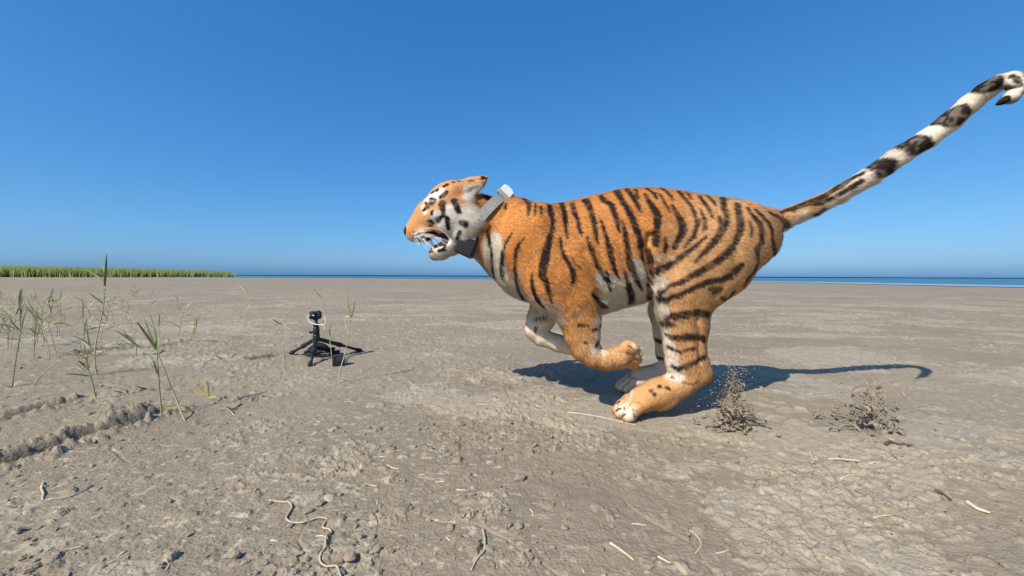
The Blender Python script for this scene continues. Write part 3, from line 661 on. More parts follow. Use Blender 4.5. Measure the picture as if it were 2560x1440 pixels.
# fur: short strands combed along the body
def fur(n):
    tri = np.concatenate([quads[:,[0,1,2]], quads[:,[0,2,3]]]); A, B, C_ = BV[tri[:,0]], BV[tri[:,1]], BV[tri[:,2]]
    ar = 0.5*np.linalg.norm(np.cross(B-A, C_-A), axis=1)
    cen = (A+B+C_)/3; wgt = ar*np.where(cen[:,1] < MID+0.02, 1.0, 0.45)*np.where(cen[:,0] < -0.08, 2.2, 1.0)
    EYE = np.array([pick(1067,514), mirror(pick(1067,514))]); eyem = np.minimum(np.linalg.norm(BV-EYE[0],axis=1), np.linalg.norm(BV-EYE[1],axis=1)) < 0.014; msk = (mouth+nosem+eyem)[tri].max(1); wgt = wgt*(msk < 0.3)
    f = RNG.choice(len(tri), n, p=wgt/wgt.sum()); a, b = RNG.random(n), RNG.random(n); m = a+b > 1; a[m], b[m] = 1-a[m], 1-b[m]
    w3 = np.stack([1-a-b, a, b], -1)[:,:,None]; T = tri[f]
    Pn = (BV[T]*w3).sum(1); Nn = (BNrm[T]*w3).sum(1); Nn /= np.linalg.norm(Nn, axis=1)[:,None]
    col, st, wd = pelt(Pn, Nn, RNG.normal(0,0.0012,n))
    # combing direction
    x, y, z = Pn.T; D = np.tile(np.array([1.0,0,-0.22]), (n,1))
    D[:,2] += -0.9*sstep(0.05,0.5,x)*sstep(0.75,0.55,z)
    wsum = np.zeros(n)
    for ch, lim in ((NHIND,0.50),(FHIND,0.50),(NFORE,0.52),(FFORE,0.52)):
        for (p0,r0,_),(p1,r1,_) in zip(ch[1:-1],ch[2:]):
            p0, p1 = np.array(p0), np.array(p1); dv = p1-p0; t = np.clip(((Pn-p0)@dv)/(dv@dv),0,1)
            dd = np.linalg.norm(Pn-p0-t[:,None]*dv, axis=1); ww = np.exp(-(dd/0.05)**2)*4*sstep(lim+0.12,lim-0.05,z)
            D += ww[:,None]*dv/np.linalg.norm(dv)
    tt = x > 0.5*(TAIL[1][0][0]+TAIL[2][0][0])-0.03
    if tt.any():
        bd = np.full(tt.sum(), 9.0); bdir = np.zeros((tt.sum(),3)); Q = Pn[tt]
        for (p0,_,_),(p1,_,_) in zip(TAIL[1:-1],TAIL[2:]):
            p0, p1 = np.array(p0), np.array(p1); dv = p1-p0; t = np.clip(((Q-p0)@dv)/(dv@dv),0,1)
            dd = np.linalg.norm(Q-p0-t[:,None]*dv, axis=1); m2 = dd < bd; bd[m2] = dd[m2]; bdir[m2] = dv/np.linalg.norm(dv)
        D[tt] = bdir
    D += RNG.normal(0,0.16,(n,3)); D += (np.stack([vnoise3(Pn,25,60),vnoise3(Pn,25,61),vnoise3(Pn,25,62)],-1)-0.5)*0.7
    D -= (D*Nn).sum(1)[:,None]*Nn; D /= np.linalg.norm(D, axis=1)[:,None]+1e-9
    head = x < P(1225,560,MID).x
    ruff = np.exp(-(np.linalg.norm((Pn-np.array(P(1180,560,MID)))*np.array([1,0.3,0.8]),axis=1)/0.09)**2)
    Ln = 0.010+0.016*wd*(x > -0.05)*(z > 0.40)+0.003*(x > 1.1)*(x < 1.6)
    Ln = np.where(head, 0.0045+0.030*ruff+0.008*wd*(z < 0.72), Ln); fpaw = (x > P(1520,890,MID).x)*(x < 0.72)*(z > 0.15)*(z < 0.34)*(y < MID-0.06); Ln = Ln*np.where((z < 0.16) | (fpaw & (x < P(1620,890,MID).x)), 0.72, 1); Ln = np.where(x > 1.62, 0.009, Ln)
    Ln *= RNG.uniform(0.6,1.25,n); lift = RNG.uniform(0.05,0.33,n)+0.08*wd
    W = np.cross(Nn, D); wd2 = (0.0010+0.0005*RNG.random(n))*np.where(head,0.75,1)
    tip = Pn+(D+Nn*lift[:,None])*Ln[:,None]; tip[:,2] -= 0.06*Ln; tip[:,2] = np.maximum(tip[:,2], 0.002)
    Vv = np.stack([Pn-W*wd2[:,None]-Nn*0.001, Pn+W*wd2[:,None]-Nn*0.001, tip], 1).reshape(-1,3)
    me = np_mesh('fur', Vv, np.arange(n*3), 3)
    stk = np.where(z > 0.48, vnoise(x*45, z*240+y*60, 90), vnoise(x*200+y*60, z*45, 91)); br = (RNG.uniform(0.72,1.36,n)*(0.80+0.42*stk))[:,None]; br = 1+(br-1)*(1-0.45*wd[:,None]); set_col(me, 'pelt', np.repeat(np.clip(col*br,0,0.88), 3, 0))
    nn = Nn+0.35*RNG.normal(0,1,(n,3))*0.5+D*0.15; nn /= np.linalg.norm(nn,axis=1)[:,None]
    at = me.attributes.new('coat_normal','FLOAT_VECTOR','POINT'); at.data.foreach_set('vector', np.repeat(nn,3,0).astype(np.float32).ravel())
    m_ = mat('tiger_fur', (0.4,0.2,0.1), 0.6, 0.18, attr='pelt', transl=0.3); t_ = m_.node_tree; an = t_.nodes.new('ShaderNodeAttribute'); an.attribute_name = 'coat_normal'
    t_.links.new(an.outputs['Vector'], t_.nodes['Principled BSDF'].inputs['Normal'])
    o = link('fur', me, m_, body, smooth=False); o.matrix_parent_inverse = Matrix.Identity(4); o['kind'] = 'stuff'; return o
fur(560000)

# eyes, teeth, tongue, whiskers, claws
M_eye = mat('tiger_eye', (0.30,0.19,0.05), 0.12, 0.6, coat=0.6); M_pupil = mat('pupil', (0.01,0.01,0.01), 0.1, 0.6)
M_tooth = mat('tooth_ivory', (0.78,0.72,0.58), 0.25, 0.5, var=0.08, scale=60); M_tongue = mat('tongue_pink', (0.20,0.075,0.07), 0.45, 0.4, bump=0.2, bscale=300)
M_whisker = mat('whisker_white', (0.82,0.80,0.76), 0.4, 0.4); M_claw = mat('claw_horn', (0.10,0.08,0.07), 0.35, 0.5)
def child(o, par):
    o.parent = par; o.matrix_parent_inverse = Matrix.Translation(tiger.location).inverted() if par is tiger else Matrix.Identity(4); return o
for sd in (-1,1):
    p = Vector(pick(1067,514)) if sd < 0 else Vector(mirror(pick(1067,514)))
    p = p+Vector((0.003,-0.006*sd,0)); e = MB().lump(p, 0.0105, 3, 14, 10, rough=0).build('eye', M_eye); child(e, tiger)
    q = p+Vector((-0.004, 0.0078*sd, 0.001)); pu = MB().lump(q, 0.0042, 3, 10, 8, rough=0).build('pupil', M_pupil); child(pu, e)
def tooth(a, b, r):
    a, b = Vector(a), Vector(b); o = MB().tube([a, a.lerp(b,0.4)+Vector((-0.0015,0,0)), a.lerp(b,0.8), b], [r,r*0.85,r*0.45,r*0.08], 8).build('tooth', M_tooth); child(o, tiger)
for dy in (-.032,.032):
    tooth(P(1077,598,MID+dy), P(1081,616,MID+dy), 0.0075); tooth(P(1085,626,MID+dy*.85), P(1081,609,MID+dy*.85), 0.006)
for dy in (-.016,-.006,.006,.016): tooth(P(1060,602,MID+dy), P(1061,611,MID+dy), 0.004)
tg = MB().tube([P(1118,610,MID),P(1104,614,MID),P(1092,617,MID),P(1083,620,MID)], [.020,.024,.022,.012], 12, 0.5).build('tongue', M_tongue); child(tg, tiger)
rw = random.Random(5); wm = []
WH = [((215,900),(400,840),(600,870),(720,970),(790,1090)),((230,930),(420,930),(600,990),(760,1060),(930,1130)),((260,950),(420,960),(560,1010),(700,1100)),((300,960),(430,970),(560,1090),(610,1170)),
 ((270,985),(350,1020),(420,1100),(440,1190)),((300,1000),(340,1060),(370,1140)),((240,1000),(280,1060),(290,1120)),((310,930),(470,960),(640,1040),(720,1100)),((330,980),(400,1050),(480,1130)),((210,1010),(250,1070),(255,1110)),
 ((340,990),(380,1080),(400,1180))]
for st in WH:
    p0 = Vector(pick(1000+st[0][0]/6, 430+st[0][1]/6)); n = len(st); pl = [p0]
    for i in range(1,n): pl.append(P(1000+st[i][0]/6, 430+st[i][1]/6, p0.y-0.05*(i/(n-1))**0.8))
    sm = smooth_line([tuple(q) for q in pl], 4); wm.append(sm)
for k, sm in enumerate(wm):
    rad = np.linspace(0.0009,0.0004,len(sm))
    o = MB().tube([tuple(q) for q in sm], list(rad), 5).build('whisker', M_whisker); child(o, tiger)
    if k < 8:
        mm = [(q[0], 2*MID-q[1], q[2]+0.004) for q in sm]; o = MB().tube(mm, list(rad), 5).build('whisker', M_whisker); child(o, tiger)
for (u,v,dy) in ((1546,1026,-.155),(1560,1040,-.185),(1543,1008,-.125),(1590,1043,-.205)):
    p = Vector(pick(u,v)); o = MB().tube([p+Vector((.012,0,.008)), p+Vector((-.004,0,.004)), p+Vector((-.013,0,-.006))], [.005,.004,.0008], 7).build('claw', M_claw); child(o, tiger)

# ------------------------------------------------------------------ tracking collar
M_band = mat('collar_webbing', (0.27,0.27,0.25), 0.75, 0.25, var=0.15, scale=60, bump=0.4, bscale=400)
M_black = mat('black_plastic', (0.012,0.012,0.014), 0.42, 0.4, bump=0.1, bscale=300); M_wplastic = mat('white_plastic', (0.58,0.58,0.57), 0.35, 0.45, var=0.06, scale=40)
collar = empty('tracking_collar', P(1212,552,MID), label='grey webbing tracking collar with white and black boxes around the tiger neck', cat='collar')
ca, cb = Vector(P(1258,497,MID)), Vector(P(1166,602,MID)); cc0 = (ca+cb)/2; e1 = (ca-cb)/2; nrm = Vector((e1.z,0,-e1.x)).normalized()
V = []; F = []; n = 64
for k in range(n):
    t = 2*math.pi*k/n; c_, s_ = math.cos(t), math.sin(t); c_ = math.copysign(abs(c_)**0.85,c_); s_ = math.copysign(abs(s_)**0.85,s_)
    for (ro, wo_) in ((0,-.023),(0.004,-.021),(0.004,.021),(0,.023)):
        V.append(cc0+e1*(c_*(1+ro/e1.length))+Vector((0,1,0))*(s_*(0.139+ro))+nrm*wo_)
for k in range(n):
    a0, b0 = k*4, ((k+1)%n)*4
    for j in range(4): F.append((a0+j, b0+j, b0+(j+1)%4, a0+(j+1)%4))
mb = MB(); mb.add(V,F); mb.build('band', M_band, collar, smooth=False)
ang = math.atan2(e1.x, e1.z); RB = Matrix.Rotation(ang, 3, 'Y')
RBX = Matrix.Rotation(ang+0.05,3,'Y')
bx = MB().box(P(1268,483,MID-.01), (.060,.088,.036), RBX, .10).build('battery_box', M_wplastic, collar)
wb = MB().box(P(1272,477,MID-.01), (.040,.062,.022), RBX, .14).build('lid', M_wplastic, bx); wb.matrix_parent_inverse = Matrix.Identity(4)
MB().box(P(1260,493,MID-.01), (.072,.104,.020), RBX, .2).build('mount_plate', M_band, collar)
ab = math.atan2(26,58)
MB().box(P(1172,608,MID-.065), (.080,.115,.120), Matrix.Rotation(ab,3,'Y'), .10).build('receiver_box', M_black, collar)
for dy in (-.124,): MB().box(P(1183,590,MID+dy), (.030,.006,.030), Matrix.Rotation(ab,3,'Y'), .2).build('clip', M_band, collar)
# ------------------------------------------------------------------ small tripod with an action camera
M_tri = mat('tripod_black', (0.012,0.012,0.013), 0.38, 0.45, var=0.2, scale=60); M_rub = mat('black_rubber', (0.02,0.02,0.021), 0.7, 0.3, bump=0.2, bscale=200)
M_alu = mat('grey_metal', (0.30,0.30,0.31), 0.35, 0.5, metal=0.8); M_glass = mat('lens_glass', (0.008,0.009,0.014), 0.05, 0.8, coat=1.0)
M_fab = mat('black_strap', (0.022,0.022,0.024), 0.8, 0.2, bump=0.3, bscale=250); M_wcable = mat('white_cable', (0.80,0.80,0.78), 0.4, 0.4)
hub = P(791,846,2.84); feet = [G(775,917), G(727,888), G(902,880)]
tri = empty('tripod', (hub.x, hub.y, 0), label='small black tripod with splayed legs standing on the mud', cat='tripod')
for k, f in enumerate(feet):
    f = Vector((f.x, f.y, gz(f.x, f.y)+0.008)); d = f-hub
    lg = MB().tube([hub+d*t for t in (0.06,0.12,0.42,0.46)], [.013,.0145,.0145,.012], 10).build('leg', M_tri, tri)
    o = MB().tube([hub+d*t for t in (0.43,0.45,0.53,0.55)], [.014,.0175,.0175,.014], 10).build('leg_lock', M_rub, lg); o.matrix_parent_inverse = Matrix.Identity(4)
    o = MB().tube([hub+d*t for t in (0.5,0.9)], [.0105,.0105], 10).build('lower_tube', M_tri, lg); o.matrix_parent_inverse = Matrix.Identity(4)
    o = MB().tube([hub+d*t for t in (0.88,0.9,0.99,1.02)], [.011,.0145,.0155,.011], 10).build('foot', M_rub, lg); o.matrix_parent_inverse = Matrix.Identity(4)
MB().tube([hub+Vector((0,0,z)) for z in (-.025,-.018,.022,.03)], [.018,.024,.024,.02], 14).build('hub', M_tri, tri)
MB().tube([hub+Vector((0,0,z)) for z in (.02,.03,.075,.085)], [.016,.0215,.0215,.016], 14).build('centre_column', M_tri, tri)
MB().tube([hub+Vector((-.02,-.01,.045)),hub+Vector((-.036,-.012,.045)),hub+Vector((-.043,-.012,.045))], [.005,.010,.008], 10).build('knob', M_rub, tri)
MB().tube([hub+Vector((0,0,z)) for z in (.083,.090,.100,.112,.122,.140)], [.012,.022,.020,.010,.009,.012], 14).build('ball_head', M_tri, tri)
MB().tube([hub+Vector((0,0,z)) for z in (-.024,-.018)], [.0245,.0245], 14).build('ring', M_alu, tri)
top = hub+Vector((-.004,0,.166))
acam = empty('action_camera', top, label='black action camera mounted on top of the tripod', cat='camera')
RA = Matrix.Rotation(0.35,3,'Z')
MB().box(top, (.078,.052,.056), RA, .16).build('housing', M_black, acam)
lc = top+RA@Vector((-.014,-.027,.004)); ln = MB().tube([lc, lc+RA@Vector((0,-.007,0)), lc+RA@Vector((0,-.010,0))], [.019,.019,.016], 18).build('lens_barrel', M_rub, acam)
o = MB().tube([lc+RA@Vector((0,-.0102,0)), lc+RA@Vector((0,-.0115,0))], [.014,.010], 18).build('lens', M_glass, ln); o.matrix_parent_inverse = Matrix.Identity(4)
MB().box(top+RA@Vector((.024,-.027,.006)), (.018,.004,.022), RA, .2).build('front_screen', M_glass, acam)
MB().box(top+RA@Vector((.02,0,.030)), (.016,.012,.006), RA, .3).build('shutter_button', M_rub, acam)
MB().box(top+Vector((0,0,-.031)), (.03,.022,.010), RA, .2).build('mount', M_rub, acam)
pts = smooth_line([tuple(P(u,v,2.80)) for u,v in ((786,789),(773,788),(770,795),(773,803),(782,809),(800,812),(812,808),(813,790))], 6)
tag(MB().tube([tuple(q) for q in pts], .0027, 8).build('cable', M_wcable), 'thin white cable looping from the camera on the tripod', 'cable')
# strap bundle lying between the legs
rs = random.Random(3); c0 = G(790,893)
bag = empty('strap_bundle', (c0.x, c0.y, 0), label='coiled black strap lying on the mud between the tripod legs', cat='strap')
for k in range(5):
    R1, R2 = 0.115-0.014*k, 0.085-0.010*k; ph = rs.uniform(0,6); pl = []
    for i in range(33):
        a = 2*math.pi*i/32; pl.append((c0.x+0.01*math.sin(ph)+R1*math.cos(a)*(1+.06*math.sin(3*a+ph)), c0.y+0.07+R2*math.sin(a), 0.016+0.013*k+0.014*math.sin(2*a+ph)))
    MB().tube(pl, .0125, 8, 0.75, cap=False).build('coil', M_fab, bag)
MB().tube([(c0.x-.09,c0.y+.03,.03),(c0.x-.03,c0.y+.0,.055),(c0.x+.05,c0.y+.02,.06),(c0.x+.12,c0.y+.05,.02)], [.016,.022,.020,.012], 10, 0.6).build('pad', M_fab, bag)
# second camera on the mud
c1 = G(842,917); c1 = Vector((c1.x, c1.y+.03, gz(c1.x,c1.y+.03)+.036)); RA2 = Matrix.Rotation(0.25,3,'Z')
cam2 = empty('action_camera', (c1.x,c1.y,0), label='small black cube camera sitting on the bare mud beside the tripod', cat='camera')
MB().box(c1, (.072,.052,.074), RA2, .10).build('housing', M_black, cam2)
MB().box(c1+RA2@Vector((.004,-.027,.010)), (.026,.006,.036), RA2, .2).build('front_screen', M_glass, cam2)
lc = c1+RA2@Vector((.024,-.027,.016)); MB().tube([lc, lc+RA2@Vector((0,-.006,0))], [.010,.009], 14).build('lens', M_glass, cam2)
pts = smooth_line([tuple(p) for p in (c1+Vector((0.03,.02,-.02)), G(870,893,.01), G(900,884,.006), G(935,878,.006))], 6)
tag(MB().tube([tuple(q) for q in pts], .003, 6).build('cable', M_rub), 'thin black cable trailing over the mud from the cube camera', 'cable')

# ------------------------------------------------------------------ young reeds
M_stem = mat('reed_stem', (0.27,0.25,0.13), 0.6, 0.25, var=0.2, scale=30); M_dry = mat('dry_reed', (0.40,0.345,0.22), 0.7, 0.2, var=0.2, scale=40)
M_leaf = mat('reed_leaf', (0.19,0.21,0.095), 0.5, 0.3, var=0.3, scale=25, transl=0.25); M_leafd = mat('reed_leaf_dark', (0.11,0.135,0.07), 0.5, 0.3, var=0.3, scale=25, transl=0.2)
M_yel = mat('yellow_leaf', (0.36,0.30,0.09), 0.6, 0.25, var=0.25, scale=25, transl=0.2); M_spike = mat('dark_blade', (0.05,0.06,0.04), 0.6, 0.25, var=0.25, scale=30)
MATS = {'g':M_leaf,'d':M_leafd,'y':M_yel,'s':M_spike,'p':M_dry}
rr_ = random.Random(21)
def reed(base, stems, leaves, label, dry=False, group=None, lw=0.0055, name='reed_plant', sr=0.0028):
    b = G(*base); Yb = b.y; b.z = gz(b.x, b.y)
    root = empty(name, (b.x,b.y,b.z), label=label, cat='reed', group=group)
    for st in stems:
        n = len(st); pl = [tuple(P(u,v,Yb+rr_.uniform(-.012,.012)*min(i,1))) for i,(u,v) in enumerate(st)]
        p0 = G(*st[0]); pl[0] = (p0.x, p0.y, gz(p0.x,p0.y)-.01)
        sm = smooth_line(pl, 5) if n > 2 else np.array(pl)
        rad = np.linspace(sr*1.15, sr*0.5, len(sm)); MB().tube([tuple(q) for q in sm], list(rad), 7).build('stem', M_dry if dry else M_stem, root)
    for lf in leaves:
        kk = 'g'
        if isinstance(lf[0], str): kk, lf = lf[0], lf[1:]
        n = len(lf); e = rr_.uniform(-.06,.06); pl = [tuple(P(u,v,Yb+e*(i/(n-1)))) for i,(u,v) in enumerate(lf)]
        if n == 2: pl.insert(1, tuple((np.array(pl[0])+np.array(pl[1]))/2+np.array([0,0,.006])))
        sm = smooth_line(pl, 4); m = len(sm); t = np.linspace(0,1,m); wd = 0.5*lw*(0.55+1.2*t)*(1-t)**0.8*1.5+0.0006
        d = Vector(sm[-1]-sm[0]).normalized(); side = d.cross(Vector((rr_.uniform(-.4,.4),-1,rr_.uniform(-.4,.4)))).normalized()
        MB().blade([tuple(q) for q in sm], list(wd), side).build('leaf', MATS[kk], root)
def Z6(*p): return [(a/2.88, 600+b/2.88) for a,b in p]
def Z5(*p): return [(640+a/5.144, 700+b/5.144) for a,b in p]
def L(k, *p): return [k]+Z6(*p)
reed((403,1037), [Z6((1165,1260),(1150,1100),(1140,950),(1130,800)), Z6((1340,1310),(1260,1130),(1190,950),(1130,800))],
 [L('g',(1135,800),(1110,640),(1075,510)),L('g',(1130,780),(1080,680),(1040,565)),L('g',(1130,760),(1120,640),(1145,570)),L('g',(1125,790),(1050,680),(985,590)),L('g',(1130,830),(1150,740),(1155,690)),
  L('d',(1000,770),(920,710),(830,650)),L('g',(1135,960),(1090,850),(1040,810)),L('g',(1140,830),(1180,800),(1220,830)),L('d',(1130,960),(1115,900),(1105,870)),L('y',(1190,1200),(1260,1190),(1300,1150)),L('p',(1300,1190),(1370,1230),(1380,1270)),L('d',(1400,1250),(1450,1280),(1485,1335))],
 'tallest green reed shoot with two stems and a fan of leaves', lw=.0085, sr=.0032)
reed((30,968), [Z6((85,1060),(105,920),(130,760),(155,640))], [L('d',(150,660),(100,610),(65,560)),L('g',(155,640),(170,560),(200,495)),L('d',(150,640),(145,500),(165,340)),L('d',(150,530),(140,420),(155,350)),L('g',(150,560),(175,470),(180,380)),L('g',(140,740),(170,690),(185,645)),L('g',(85,570),(40,520),(15,500)),L('p',(85,1060),(120,1030),(150,1010)),L('p',(90,1060),(60,1055),(40,1045))],
 'green reed shoot with dark upright blades in the reed patch', lw=.0085)
reed((243,942), [Z6((700,985),(680,850),(700,690),(745,480),(755,330))], [L('s',(752,335),(758,230),(768,98)),L('s',(755,330),(764,200),(766,110)),L('g',(755,300),(700,262),(610,210)),L('g',(755,230),(735,180),(703,135)),L('p',(690,840),(735,810),(690,800)),L('g',(745,460),(690,420),(640,380)),L('g',(750,350),(775,400),(800,440))],
 'dry pale reed stem topped by one long dark blade against the sky', dry=True, lw=.009, sr=.0042)
reed((246,1006), [Z6((715,1172),(690,1130),(650,970),(570,830))], [L('g',(640,980),(560,970),(470,965)),L('g',(600,850),(580,770),(570,700)),L('d',(590,840),(540,810),(500,800)),L('g',(640,940),(590,890),(560,870)),L('g',(620,950),(560,900),(545,890)),L('y',(620,880),(600,830),(570,820)),L('d',(560,850),(620,820),(680,830)),L('g',(600,960),(540,930),(510,930)),L('y',(640,920),(620,860),(640,840))],
 'leaning reed shoot with short side leaves beside the wheel ruts', lw=.008)
reed((590,1036), [Z6((1705,1255),(1620,1200),(1500,1135))], [L('y',(1500,1135),(1480,1060),(1440,1000)),L('y',(1500,1130),(1430,1085),(1370,1075)),L('g',(1510,1120),(1540,1080),(1530,1050)),L('g',(1500,1120),(1500,1060),(1490,1010)),L('y',(1500,1140),(1540,1130),(1560,1140)),L('y',(1495,1130),(1490,1170),(1500,1180))],
 'yellowing reed lying low with withered leaves at its tip', dry=True, lw=.008)
reed((142,885), [Z6((410,820),(370,690),(340,560))], [L('d',(385,605),(450,600),(520,622)),L('p',(350,545),(390,560),(405,590)),L('g',(345,600),(335,540),(340,500))], 'thin reed stem with one leaf pointing sideways', lw=.009)
reed((80,964), [Z6((232,1050),(330,940),(450,860),(540,830))], [L('d',(450,865),(500,835),(550,830)),L('p',(250,1040),(270,1000),(310,965))], 'bent dry reed stalk arching low over the mud', dry=True, lw=.007)
reed((569,871), [Z6((1635,780),(1645,755),(1662,728))], [L('p',(1650,750),(1665,735),(1672,720))], 'tiny pale reed stub poking from the mud', dry=True)
reed((611,857), [Z6((1755,745),(1770,600),(1785,480),(1770,380))], [L('p',(1772,390),(1750,350),(1715,330)),L('p',(1770,390),(1775,360),(1770,340)),L('p',(1780,500),(1795,470),(1800,440))], 'thin pale dry reed standing alone behind the tripod', dry=True, lw=.006, sr=.0022)
def K(k,*p): return [k]+Z5(*p)
reed((713,917), [Z5((375,1115),(350,850),(330,570))], [K('p',(330,575),(260,520),(200,470)),K('d',(335,570),(270,545),(225,500)),K('p',(330,570),(310,520),(290,480)),K('p',(345,580),(420,555),(550,548)),K('p',(350,820),(360,840),(340,760))], 'dry forked reed beside the splayed tripod leg', dry=True, lw=.0055, sr=.0032)
reed((829,898), [Z5((978,1022),(955,800),(920,600),(870,300),(850,230))], [K('g',(840,230),(840,120),(835,10)),K('g',(830,220),(790,170),(745,108)),K('d',(893,430),(885,350),(887,262)),K('g',(950,720),(950,640),(962,580)),K('p',(880,640),(870,560),(865,520)),K('p',(940,1000),(890,930),(860,925))], 'tall thin reed rising in front of the tripod camera', lw=.0058, sr=.0028, dry=True)
reed((848,960), [Z5((1075,1342),(1080,1180),(1150,920),(1190,700),(1222,470))], [K('g',(1218,480),(1195,340),(1180,215)),K('g',(1225,480),(1255,380),(1272,270)),K('p',(1190,700),(1150,580),(1138,500)),K('p',(1140,510),(1150,470),(1200,480)),K('p',(1230,500),(1220,460),(1240,440))], 'dry reed with a two-bladed tip standing before the cube camera', dry=True, lw=.0062, sr=.0034)
# the sparse patch further out
rp = random.Random(8); spots = []
for k in range(74):
    u = rp.uniform(-60, 350)*(1 if k%4 else 0.8); v = rp.uniform(742, 880)
    if k > 56: u, v = rp.uniform(40, 520), rp.uniform(745, 900)
    if k < 57 and v > 830 and u > 240: v -= 60
    spots.append((u,v))
for k,(u,v) in enumerate(spots):
    b = G(u,v); sc = FPX/b.y*0.001; hgt = rp.uniform(0.10,0.34)*1000*sc; ln_ = rp.uniform(-.35,.35)*hgt
    tipp = (u+ln_, v-hgt); mid_ = (u+ln_*0.35+rp.uniform(-4,4), v-hgt*0.55); lv = []
    for j in range(rp.randint(2,5)):
        t = rp.uniform(0.35,1.0); q0 = (u+(tipp[0]-u)*t, v+(tipp[1]-v)*t); a = rp.uniform(-1.5,1.5); l_ = rp.uniform(.07,.17)*1000*sc
        lv.append([rp.choice('ggdgp'), q0, (q0[0]+0.5*l_*math.sin(a), q0[1]-0.6*l_*math.cos(a)*rp.uniform(.6,1)), (q0[0]+l_*math.sin(a)*1.05, q0[1]-l_*math.cos(a))])
    reed((u,v), [[(u,v), mid_, tipp]], lv, 'small dry-stemmed reed shoot in the sparse patch toward the reed bed' if k%3==0 else 'small green reed shoot in the sparse patch toward the reed bed', dry=(k%3==0), group='small dry reed shoots in the far patch' if k%3==0 else 'small green reed shoots in the far patch', lw=.0075, sr=.0024)

# ------------------------------------------------------------------ straws, roots, clods
M_straw = mat('straw', (0.55,0.47,0.33), 0.7, 0.2, var=0.2, scale=60); M_root = mat('pale_root', (0.43,0.36,0.26), 0.8, 0.15, var=0.25, scale=50, bump=0.3)
M_twig = mat('dark_twig', (0.09,0.07,0.05), 0.8, 0.2, var=0.3, scale=60)
def on_ground(uvs, lift=.003):
    o = []
    for u,v in uvs:
        p = G(u,v); o.append((p.x,p.y,gz(p.x,p.y)+lift))
    return o
def strand(uvs, r, m, name, label, cat, group=None, taper=0.5, lift=None):
    pl = on_ground(uvs, r*0.7 if lift is None else lift); sm = smooth_line(pl, 6) if len(pl) > 2 else np.array(pl)
    return tag(MB().tube([tuple(q) for q in sm], list(np.linspace(r, r*taper, len(sm))), 7).build(name, m), label, cat, group)
def Q2(*p): return [(640+a/3.273, 1000+b/3.273) for a,b in p]
def Q1(*p): return [(a/3.273, 1000+b/3.273) for a,b in p]
def Q3(*p): return [(1280+a/3.6, 1040+b/3.6) for a,b in p]
def Q4(*p): return [(1920+a/3.6, 1040+b/3.6) for a,b in p]
strand(Q2((110,815),(200,825),(270,840),(292,880),(260,930),(248,965),(290,990),(370,1000),(440,975),(510,955),(580,965),(560,1000),(548,1035),(600,1050),(615,1080),(580,1110),(570,1170),(565,1230),(530,1270),(525,1320),(570,1350),(620,1355),(660,1385),(685,1440),(700,1490)), .0024, M_root, 'root', 'long pale root winding in loops across the bare mud', 'root', taper=0.85, lift=.004)
strand(Q1((355,680),(340,720),(355,760),(350,805),(430,805),(520,790),(640,755),(760,690)), .0034, M_root, 'root', 'pale root with a sharp bend by the wheel ruts', 'root')
strand(Q2((1855,1090),(1870,1170),(1868,1260),(1810,1330),(1760,1420)), .0035, M_root, 'root', 'short dull root leading to a crack in the mud', 'root')
strand(Q3((500,-20),(720,2),(880,32),(1115,88)), .0028, M_straw, 'straw', 'long bright straw lying before the tiger hind paw', 'straw')
tw = empty('dry_twig', on_ground(Q4((560,390)))[0], label='forked pale dry twig lying behind the mud spray', cat='twig')
for uv in (Q4((400,385),(510,375),(640,400),(830,440)), Q4((375,320),(385,350),(405,390),(400,450))):
    MB().tube([tuple(q) for q in smooth_line(on_ground(uv,.004),5)], .0022, 6).build('stem', M_straw, tw)
strand(Q4((1060,300),(1100,268),(1180,290),(1290,325)), .006, M_twig, 'dark_twig', 'dark curved twig on the mud below the flying clods', 'twig', lift=.006)
strand(Q4((1500,710),(1570,735),(1650,770)), .005, M_twig, 'dark_twig', 'thin dark twig beside a white straw', 'twig', lift=.004)
strand(Q4((1790,800),(1880,845),(2000,885)), .006, M_straw, 'straw', 'thick white straw lying against a dark edge of crust', 'straw', lift=.005)
strand(Q3((880,1200),(960,1235),(1030,1280),(1095,1325)), .0030, M_straw, 'straw', 'curved straw with a knobbly end on the crusty mud', 'straw')
strand(Q3((1315,1280),(1370,1310),(1430,1345)), .0026, M_straw, 'straw', 'short straight straw on the crusty mud', 'straw')
strand(Q3((1600,1000),(1640,1050),(1690,1110),(1700,1180),(1650,1245)), .0020, M_straw, 'straw', 'hooked thin straw curling at the edge of a crust plate', 'straw')
rq = random.Random(44)
sml = [Q2((890,695),(940,690),(990,702)),Q2((990,840),(1000,785)),Q2((120,1132),(195,1135)),Q2((170,1212),(260,1215)),Q2((490,180),(515,185),(530,198)),Q2((1640,755),(1740,765)),Q2((1330,615),(1390,612)),Q2((50,455),(150,445)),Q2((1010,465),(1080,466)),Q2((1555,1150),(1590,1180)),
 Q1((430,1270),(560,1215),(670,1190)),Q1((960,1270),(1040,1230)),Q1((1360,1400),(1395,1350)),Q3((160,870),(185,900),(190,940)),Q3((630,1400),(650,1440)),Q4((870,980),(1000,1020),(1135,1088)),Q4((1040,195),(1130,222)),Q1((140,705),(260,670)),Q2((210,1360),(150,1430)),Q2((240,615),(285,625))]
for k in range(26):
    u, v = rq.uniform(650,2500), rq.uniform(760,1400); a = rq.uniform(-.5,.5); l_ = rq.uniform(14,34)*(v-690)/500+6
    sml.append([(u-l_*math.cos(a)/2, v-l_*math.sin(a)*.35),(u+rq.uniform(-2,2), v+rq.uniform(-2,2)),(u+l_*math.cos(a)/2, v+l_*math.sin(a)*.35)])
for uv in sml: strand(uv, .0017, M_straw, 'straw', 'short bit of dry straw scattered on the open mud', 'straw', 'bits of straw scattered on the mud', taper=.7)
